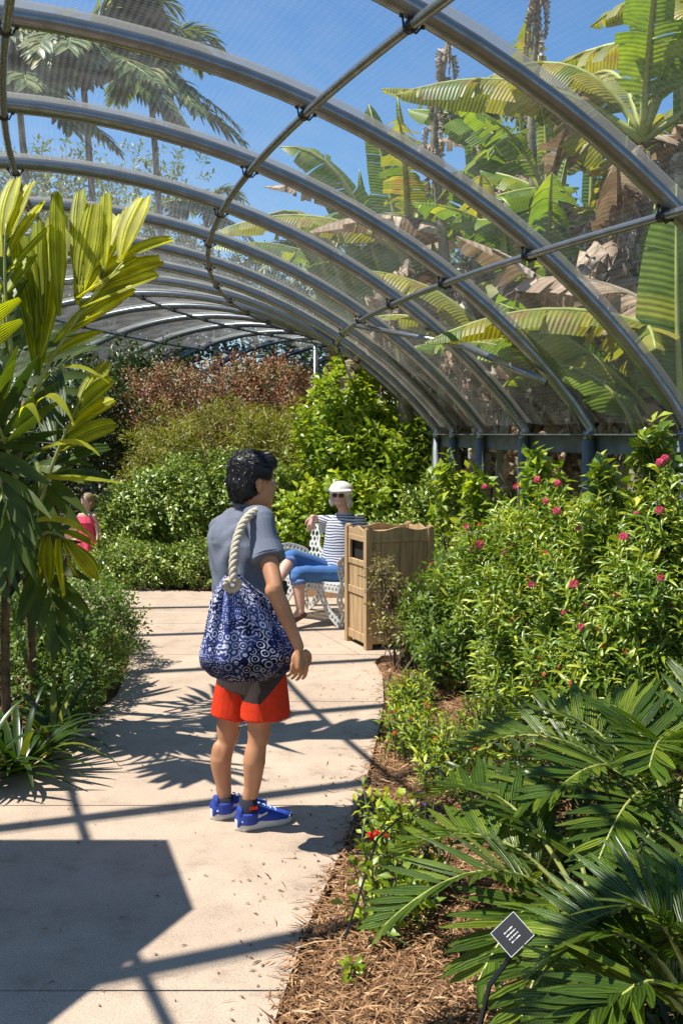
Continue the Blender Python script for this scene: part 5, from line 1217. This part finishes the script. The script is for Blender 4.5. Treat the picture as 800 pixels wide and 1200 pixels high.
A = [(-2.3, 14.8, 2.05, .95, .6, .65), (-1.2, 14.6, 2.15, .8, .6, .62), (-.35, 14.3, 1.95, .7, .6, .55), (-3.1, 15.0, 1.7, .6, .6, .5), (-1.5, 14.4, 1.4, 1.4, .5, .7)]
bush('russet_shrub', 'tall shrub with reddish brown seedy twigs under the far end of the tunnel roof', 'shrub', (-1.6, 14.6, 0), A, 5200, 6, .055, .4, M_red, 'quad', 44, twig=.2, stems=26, lump=.2, inner=.5, up=.9)
A = [(.15, 12.1, 1.35, .6, .6, .9), (.55, 11.6, 1.0, .6, .55, .85), (.25, 11.3, .6, .6, .5, .6), (.05, 12.6, 1.9, .4, .4, .6), (.9, 11.6, .75, .4, .5, .7), (-.35, 11.4, .5, .45, .4, .5)]
bush('climbing_shrub', 'tall bright green leafy shrub behind the woman on the bench', 'shrub', (.3, 11.8, 0), A, 4000, 6, .10, .52, M_bright, 'oval', 45, twig=.2, stems=18, lump=.22, inner=.45, droop=.25)
A = [(.95, 10.4, .55, .35, .4, .6), (1.15, 9.7, .45, .3, .5, .5), (.55, 10.55, .35, .35, .3, .4)]
bush('leafy_shrub', 'grey green bushy shrub right behind the bin and below the rail', 'shrub', (.95, 10.2, 0), A, 1700, 6, .065, .45, M_shrub, 'oval', 46, twig=.14, stems=9, lump=.2, inner=.5)
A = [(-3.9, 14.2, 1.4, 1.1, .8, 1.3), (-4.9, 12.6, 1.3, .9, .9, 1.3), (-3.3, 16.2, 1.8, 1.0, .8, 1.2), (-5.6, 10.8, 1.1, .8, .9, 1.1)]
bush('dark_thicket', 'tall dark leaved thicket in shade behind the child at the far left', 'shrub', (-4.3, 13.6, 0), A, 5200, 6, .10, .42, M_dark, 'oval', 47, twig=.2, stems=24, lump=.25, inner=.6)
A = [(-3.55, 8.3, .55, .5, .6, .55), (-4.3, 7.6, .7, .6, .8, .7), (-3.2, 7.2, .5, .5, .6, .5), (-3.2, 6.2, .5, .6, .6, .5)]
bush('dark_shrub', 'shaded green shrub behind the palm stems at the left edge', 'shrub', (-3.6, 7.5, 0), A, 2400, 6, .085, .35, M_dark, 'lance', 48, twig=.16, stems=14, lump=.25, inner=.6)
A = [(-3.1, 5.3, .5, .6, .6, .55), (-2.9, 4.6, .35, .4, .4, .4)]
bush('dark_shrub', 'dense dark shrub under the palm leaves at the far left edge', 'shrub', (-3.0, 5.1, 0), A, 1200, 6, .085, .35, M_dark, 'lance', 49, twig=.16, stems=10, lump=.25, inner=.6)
# vines and shoots around the rail
for i, (u, v, y, h, lb) in enumerate([(565, 560, 7.3, .34, 'leafy shoot with heart shaped leaves climbing the third post from the right'), (640, 535, 6.3, .30, 'leafy vine hanging over the rail beside the right hand post'), (530, 545, 9.0, .36, 'bright vine around the far posts of the rail'),
                                      (720, 545, 5.6, .34, 'dark leafy shoots rising above the flowering bush under the rail'), (775, 500, 5.3, .26, 'dark shoot sticking up over the rail at the right edge')]):
    p = J(u, v, y); bush('vine', lb, 'vine', (p.x, p.y, 0), [(p.x, p.y, p.z - .42, .15, .15, h + .05), (p.x - .05, p.y, p.z - .12, .09, .09, h * .5)], 80, 5, .085, .6, M_bright if i in (0, 1, 2) else M_pent, 'oval', 60 + i, twig=.12, stems=5, inner=.9, lump=.3, droop=.3, stemm=M_stem)
bush('foliage_bank', 'mixed green growth filling the foot of the bed under the rail', 'shrub', (1.6, 6.9, 0), [(1.35, 7.4, .45, .35, .7, .45), (1.25, 8.4, .45, .4, .7, .42), (1.75, 6.2, .5, .3, .7, .5), (2.1, 5.2, .55, .35, .6, .5)], 1500, 6, .10, .35, M_pent, 'lance', 70, twig=.18, stems=12, inner=.6)

# ================================================================== BANANA GROVE outside the tunnel
def banana_leaf(parent, a, b, c, W, side, m, tear=.5, dr=(.15, .5), seed=0, pet=.14, crinkle=0., label=None):
    a, b, c = Vector(a), Vector(b), Vector(c); r = random.Random(seed); ln = (b - a).length + (c - b).length
    K = 30; V = []; F = []; UV = []; RN = []; C4 = 4
    side = Vector(side)
    for sd in (-1, 1):
        g = 0
        while g < K:
            if r.random() < tear: w_ = r.choice((1, 1, 2, 2, 3))
            else: w_ = r.randint(3, 8)
            e = min(K, g + w_); ph = r.uniform(*dr); short = 1 - (r.random() ** 3) * .5 * tear; tw = r.uniform(-.25, .25) * tear; rn = min(1, max(0, r.gauss(.5, .22)))
            base = len(V); gap = .10 * tear
            for s in range(e - g + 1):
                st = g + s
                tt = (st + (gap * (1 if s == 0 else 0)) - (gap * (1 if s == e - g else 0))) / K; t = pet + (1 - pet) * tt
                p = bez(a, b, c, t); T = bezd(a, b, c, t); S = T.cross(side).normalized(); N = S.cross(T).normalized()
                if N.z < 0 and abs(T.z) < .8: N = -N
                wd = W * .5 * (min(1, tt / .12) ** .6) * (max(0, 1 - tt ** 3.2) ** .7)
                for k in range(C4):
                    f = k / (C4 - 1); an = ph * (f ** .7) + .1; cr = crinkle * math.sin(st * 2.1 + k * 2.3 + seed) * W * .08
                    q = p + (S * sd * math.cos(an + tw * f) - N * math.sin(an) * .9 - Z * math.sin(ph) * f * .35) * wd * f * (short if f > .5 else 1) + T * wd * f * .38 + N * cr
                    V.append(q); UV.append((tt * ln * 1.2, f)); RN.append(rn)
            for s in range(e - g):
                for k in range(C4 - 1): q = base + s * C4 + k; F.append((q, q + 1, q + C4 + 1, q + C4))
            g = e
    o = mesh('leaf', V, np.array(F), m, parent, rnd=RN, uv=UV, smooth=True, label=label)
    pts = [bez(a, b, c, i / 12) - Vector((0, 0, .004)) for i in range(13)]
    MB().tube(pts, [.030 * ln / 2 * (1 - i / 13) + .004 for i in range(13)], 6).build('midrib', M_rachis if m is not M_banana_d else M_pseudo, o, smooth=True)
    return o
def banana(label, crown, nl, nd, ln, W, seed, spear=True, mats=None, lean=(0, 0), bare=1.0):
    r = random.Random(seed); cr = Vector(crown); base = Vector((cr.x + lean[0], cr.y + lean[1], 0))
    t = thing('banana_plant', label, 'banana plant', base, 'banana plants beyond the tunnel')
    hh = cr.z; pts, rd = chain([base, base.lerp(cr, .5), cr - Z * .1], [.13, .10, .07], 6); MB().tube(pts, rd, 10).build('trunk', M_pseudo, t, smooth=True)
    for i in range(nl):
        az = i * 2.399 + r.uniform(-.4, .4); el_ = r.uniform(.35, 1.25); l = ln * r.uniform(.75, 1.1)
        d = Vector((math.cos(az) * math.cos(el_), math.sin(az) * math.cos(el_), math.sin(el_))); b = cr + d * l * .55 + Z * .1; h = Vector((math.cos(az), math.sin(az), 0))
        c = b + (d + h * .5 - Z * r.uniform(.5, 1.3)).normalized() * l * .55
        m_ = (mats or [M_banana, M_banana_y, M_banana, M_banana_d, M_banana_y])[(i + seed) % 5]; banana_leaf(t, cr, b, c, W * r.uniform(.8, 1.1), Z if el_ < 1.1 else h * -1 + Z * .3, m_, r.uniform(.3, .95), (.15, .8), seed * 31 + i)
    nd = int(nd * 2.2)
    for i in range(nd):
        az = i * 2.1 + r.uniform(-.5, .5); h = Vector((math.cos(az), math.sin(az), 0)); l = ln * r.uniform(.5, .85); s0 = cr - Z * r.uniform(.05, .7) * bare
        b = s0 + h * l * r.uniform(.2, .42) + Z * .08; c = b + (h * .25 - Z).normalized() * l * .8
        banana_leaf(t, s0, b, c, W * r.uniform(.5, .8), h * -1 + Z * .4, M_banana_d, .9, (.7, 1.45), seed * 57 + i, crinkle=1.5)
    if spear:
        b = cr + Z * ln * .4; c = cr + Vector((r.uniform(-.2, .2), 0, ln * .8)); banana_leaf(t, cr, b, c, W * .4, Vector((0, -1, 0)), M_banana, .1, (.6, .9), seed * 91)
    return t
BN = [
 ('tallest banana plant at the upper right with a torn green leaf against the sky', (752, 165, 8.6), 8, 9, 2.0, .62),
 ('banana plant with a bright green upright leaf at the right edge of the photo', (835, 420, 6.6), 6, 3, 2.2, .6),
 ('banana plant low behind the rail with broad fresh green leaves', (740, 470, 7.9), 6, 4, 1.9, .6),
 ('banana plant with crumpled tan dead leaves left of the bright upright leaf', (725, 330, 8.6), 4, 9, 1.7, .55),
 ('banana plant behind the right hand hoops with yellowing leaves', (640, 370, 9.6), 7, 6, 1.9, .58),
 ('shorter banana plant beyond the middle of the rail', (600, 440, 9.0), 6, 4, 1.7, .5),
 ('banana plant with long pale leaf reaching left against the sky', (478, 300, 11.5), 7, 5, 2.2, .6),
 ('banana plant with ragged yellow and brown leaves under the dead stalk', (560, 290, 11.0), 6, 8, 2.0, .6),
 ('banana plant with hanging brown leaves in the middle of the grove', (640, 235, 10.4), 5, 10, 1.8, .6),
 ('banana plant at the left end of the grove above the far hoops', (430, 345, 14.5), 7, 6, 2.2, .6),
 ('dry banana plant at the right edge below the tall one', (800, 250, 9.4), 5, 8, 1.9, .6),
 ('banana plant in the back row between the dead stalk and the tall one', (610, 170, 13.5), 6, 8, 2.2, .6),
 ('banana plant in the back row behind the crumpled tan leaves', (690, 280, 12.0), 7, 8, 2.2, .65),
 ('small banana plant behind the posts at the far end of the rail', (520, 430, 12.0), 6, 5, 1.9, .55),
 ('dense low banana plant beside the right hand post', (680, 450, 8.6), 6, 5, 1.5, .5),
 ('tall banana plant leaning out of the photo at the upper right corner', (850, 60, 9.0), 7, 6, 2.0, .62),
]
for i, (lb, cr, nl, nd, ln, W) in enumerate(BN):
    banana(lb, J(*cr), nl, nd, ln, W, 400 + i * 7, lean=(random.uniform(-.2, .3), random.uniform(-.1, .3)))
# dead flower stalk wrapped in withered leaf, standing above the grove
for lb, pts_, y in (('withered brown banana stalk standing above the grove against the blue sky', [(520, 330), (515, 250), (508, 160), (517, 90), (526, 45)], 10.8), ('thin withered stalk at the top of the photo right of centre', [(625, 260), (622, 150), (626, 60), (630, 0), (632, -40)], 11.5)):
    P_ = [J(u, v, y) for u, v in pts_]; t = thing('dead_stalk', lb, 'stalk', (P_[0].x, y, 0)); P_ = [Vector((P_[0].x, y, 0))] + P_
    q, rd = chain(P_, [.07, .06, .05, .04, .035, .02], 6); MB().tube(q, rd, 7).build('trunk', M_pseudo, t, smooth=True)
    for k in range(14):
        s0 = q[int(len(q) * (.5 + .49 * k / 14))]; az = k * 2.3; h = Vector((math.cos(az), math.sin(az) * .5, 0)); l = random.uniform(.35, .8)
        banana_leaf(t, s0, s0 + h * .10 + Z * .05, s0 + h * .09 - Z * l * .7, .13, h * -1 + Z * .4, M_banana_d, .9, (.8, 1.5), 900 + k, crinkle=2)
# placed leaves that show large, one per plant they grow on
def own(label, a, b, c, W, side, m, tear, dr, seed, **k):
    A_ = J(*a); t = thing('banana_shoot', label, 'banana plant', (A_.x, A_.y, 0), 'banana shoots by the rail')
    MB().tube([(A_.x, A_.y, 0), (A_.x, A_.y, A_.z * .6), A_], [.09, .07, .03], 9).build('trunk', M_pseudo, t, smooth=True)
    banana_leaf(t, A_, J(*b), J(*c), W, side, m, tear, dr, seed, **k); return t
own('banana shoot whose long pale green leaf arches left behind the hoops', (775, 500, 7.2), (700, 400, 7.3), (585, 355, 7.6), .58, (0, -.5, .85), M_banana, .12, (.1, .3), 1)
own('banana shoot with a tall glossy leaf blade at the right edge', (800, 520, 6.5), (790, 400, 6.5), (792, 215, 6.6), .55, (0, -1, .1), M_banana, .05, (.1, .3), 2)
own('banana shoot with a broad leaf turning yellow at the tip', (760, 520, 7.8), (690, 340, 7.9), (635, 365, 8.0), .7, (0, -.6, .8), M_banana_y, .2, (.2, .5), 3)
own('banana shoot with a leaf held out to the left against the blue sky', (480, 500, 12.5), (440, 160, 12.5), (328, 172, 12.3), .75, (0, -.7, .7), M_banana, .5, (.2, .5), 4)
own('banana shoot with an upright pale green leaf left of the dead stalk', (500, 500, 12.0), (470, 260, 12), (432, 122, 12), .6, (0, -1, .1), M_banana, .3, (.1, .4), 5)
own('banana shoot with a torn yellow leaf over the far hoops', (430, 500, 13.6), (400, 190, 13.6), (300, 260, 13.2), .8, (0, -.7, .7), M_banana_y, .6, (.3, .8), 6)
own('banana shoot with a crumpled pale dead leaf hanging by the upright leaf', (790, 500, 7.4), (775, 290, 7.4), (748, 385, 7.2), .75, (0, -.8, .5), M_banana_d, .5, (.6, 1.3), 8, crinkle=2)
own('banana shoot with a tan dead leaf folded over toward the left', (775, 500, 7.9), (740, 230, 7.9), (690, 330, 7.8), .8, (0, -.8, .5), M_banana_d, .6, (.4, 1.2), 9, crinkle=2)
own('banana shoot with a bright leaf low beside the right hand post', (745, 512, 7.0), (720, 430, 7.1), (640, 425, 7.3), .42, (0, -.5, .85), M_banana, .1, (.1, .3), 10)

# ================================================================== PALMS AND TREES farther off
def feather_palm(label, crown, y, h, n, L, seed, pairs=26, droop=.9, lw=.07, ll=.5):
    r = random.Random(seed); cr = J(crown[0], crown[1], y); base = Vector((cr.x + .3, y, 0)); t = thing('palm_tree', label, 'palm tree', base, 'palms beyond the tunnel')
    q, rd = chain([base, base.lerp(cr, .55) + Vector((.1, 0, 0)), cr], [.10, .07, .06], 8); MB().tube(q, rd, 10).build('trunk', M_bark, t, smooth=True)
    for i in range(n):
        az = i * 2.399 + r.uniform(-.3, .3); e = -.75 + 1.9 * ((i * .618) % 1); d = Vector((math.cos(az) * math.cos(e), math.sin(az) * math.cos(e), math.sin(e))); l = L * r.uniform(.85, 1.1)
        b = cr + d * l * .55 + Z * .15 * l; hz = Vector((math.cos(az), math.sin(az), 0)); c = b + (hz * .9 - Z * droop * r.uniform(.7, 1.4)).normalized() * l * .5
        frond(t, cr, b, c, pairs, ll, lw, M_fpalm, M_rachis, .12, (62, 30), .7, .1, joined=True, rad=(.03, .006), vee=.1, seed=seed * 9 + i, leafn=3)
feather_palm('tall feathery palm seen through the screen at the upper left', (95, 60), 21, 0, 40, 3.0, 1, ll=.8, lw=.12)
feather_palm('palm with drooping fronds behind the tallest one at the upper left', (175, 85), 22, 0, 20, 2.3, 2, pairs=20, ll=.7, lw=.12)
feather_palm('palm crown partly outside the top left of the photo', (20, 90), 20, 0, 26, 2.6, 3, ll=.75, lw=.12)
feather_palm('small far palm above the far hoops, left of the banana grove', (240, 245), 24, 0, 16, 1.6, 4, pairs=16)
feather_palm('far palm seen low through the screen between hoops', (390, 300), 22, 0, 18, 2.2, 5, pairs=18)
feather_palm('far palm behind the left end of the banana grove', (455, 270), 20, 0, 18, 2.0, 6, pairs=18)
feather_palm('dark feathery palm top between the dead stalks', (610, 130), 15, 0, 18, 1.4, 7, pairs=18)
def tree(label, x, y, h, r_, seed, m=None, n=1800, ls=.17):
    r = random.Random(seed); t0 = [(x + r.uniform(-.7, .7) * r_, y + r.uniform(-.6, .6) * r_, h * r.uniform(.45, .85), r_ * r.uniform(.45, .7), r_ * r.uniform(.45, .7), h * r.uniform(.16, .26)) for _ in range(7)]
    t, P, O, D = bush('tree', label, 'tree', (x, y, 0), t0, n, 6, ls, .42, m or M_tree, 'oval', seed, twig=.35, stems=0, lump=.3, inner=.6, group='trees beyond the tunnel')
    mb = MB(); pts, rd = chain([(x, y, -.1), (x + .1, y, h * .3), (x, y + .1, h * .55)], [.2, .14, .1], 5); mb.tube(pts, rd, 9)
    for b in t0: q, rd = chain([(x + .05, y, h * .35), ((x + b[0]) / 2, (y + b[1]) / 2, (h * .4 + b[2]) / 2 + .1), b[:3]], [.09, .05, .02], 4); mb.tube(q, rd, 6)
    mb.build('trunk', M_bark, t, smooth=True)
TR = [(-6.6, 26, 8.6, 2.6, 'tall loose crowned tree behind the feathery palms at the upper left'), (-10.5, 25, 8.2, 3.0, 'tall leafy tree at the far upper left behind the palms'), (-9.5, 9, 4.6, 2.4, 'leafy tree outside the left wall of the tunnel nearest the camera'), (-10.5, 13, 5.6, 2.6, 'leafy tree outside the left wall below the tall palms'), (-10, 17.5, 5.2, 2.6, 'leafy tree outside the left wall behind the palms'), (-9, 22, 6.2, 2.8, 'tree low beyond the far left hoops'),
      (-6.5, 26, 6.6, 3.2, 'tree beyond the bend of the tunnel on the left'), (-2.5, 29, 6.6, 3.2, 'tree straight beyond the bend of the tunnel'), (2.5, 31, 6.6, 3.4, 'tree beyond the bend right of centre'), (3.6, 15.5, 4.6, 2.2, 'leafy tree behind the far end of the banana grove'), (5.2, 13.6, 5.0, 2.4, 'leafy tree behind the middle of the banana grove'),
      (7.6, 12.6, 6.2, 2.6, 'leafy tree behind the right part of the banana grove'), (8.5, 9.5, 5.5, 2.4, 'leafy tree at the right behind the crumpled leaves'), (2.9, 19, 4.8, 2.4, 'tree between the far palms and the grove'), (6.5, 20, 6, 3.2, 'tree far behind the grove'), (-13, 20, 5.5, 3.4, 'tree far out at the left')]
for i, (x, y, h, r_, lb) in enumerate(TR): tree(lb, x, y, h, r_, 500 + i, [M_tree, M_dark, M_tree][i % 3] if i not in (6, 7, 8) else M_dark, n=1800 if i not in (6, 7, 8) else 3400)
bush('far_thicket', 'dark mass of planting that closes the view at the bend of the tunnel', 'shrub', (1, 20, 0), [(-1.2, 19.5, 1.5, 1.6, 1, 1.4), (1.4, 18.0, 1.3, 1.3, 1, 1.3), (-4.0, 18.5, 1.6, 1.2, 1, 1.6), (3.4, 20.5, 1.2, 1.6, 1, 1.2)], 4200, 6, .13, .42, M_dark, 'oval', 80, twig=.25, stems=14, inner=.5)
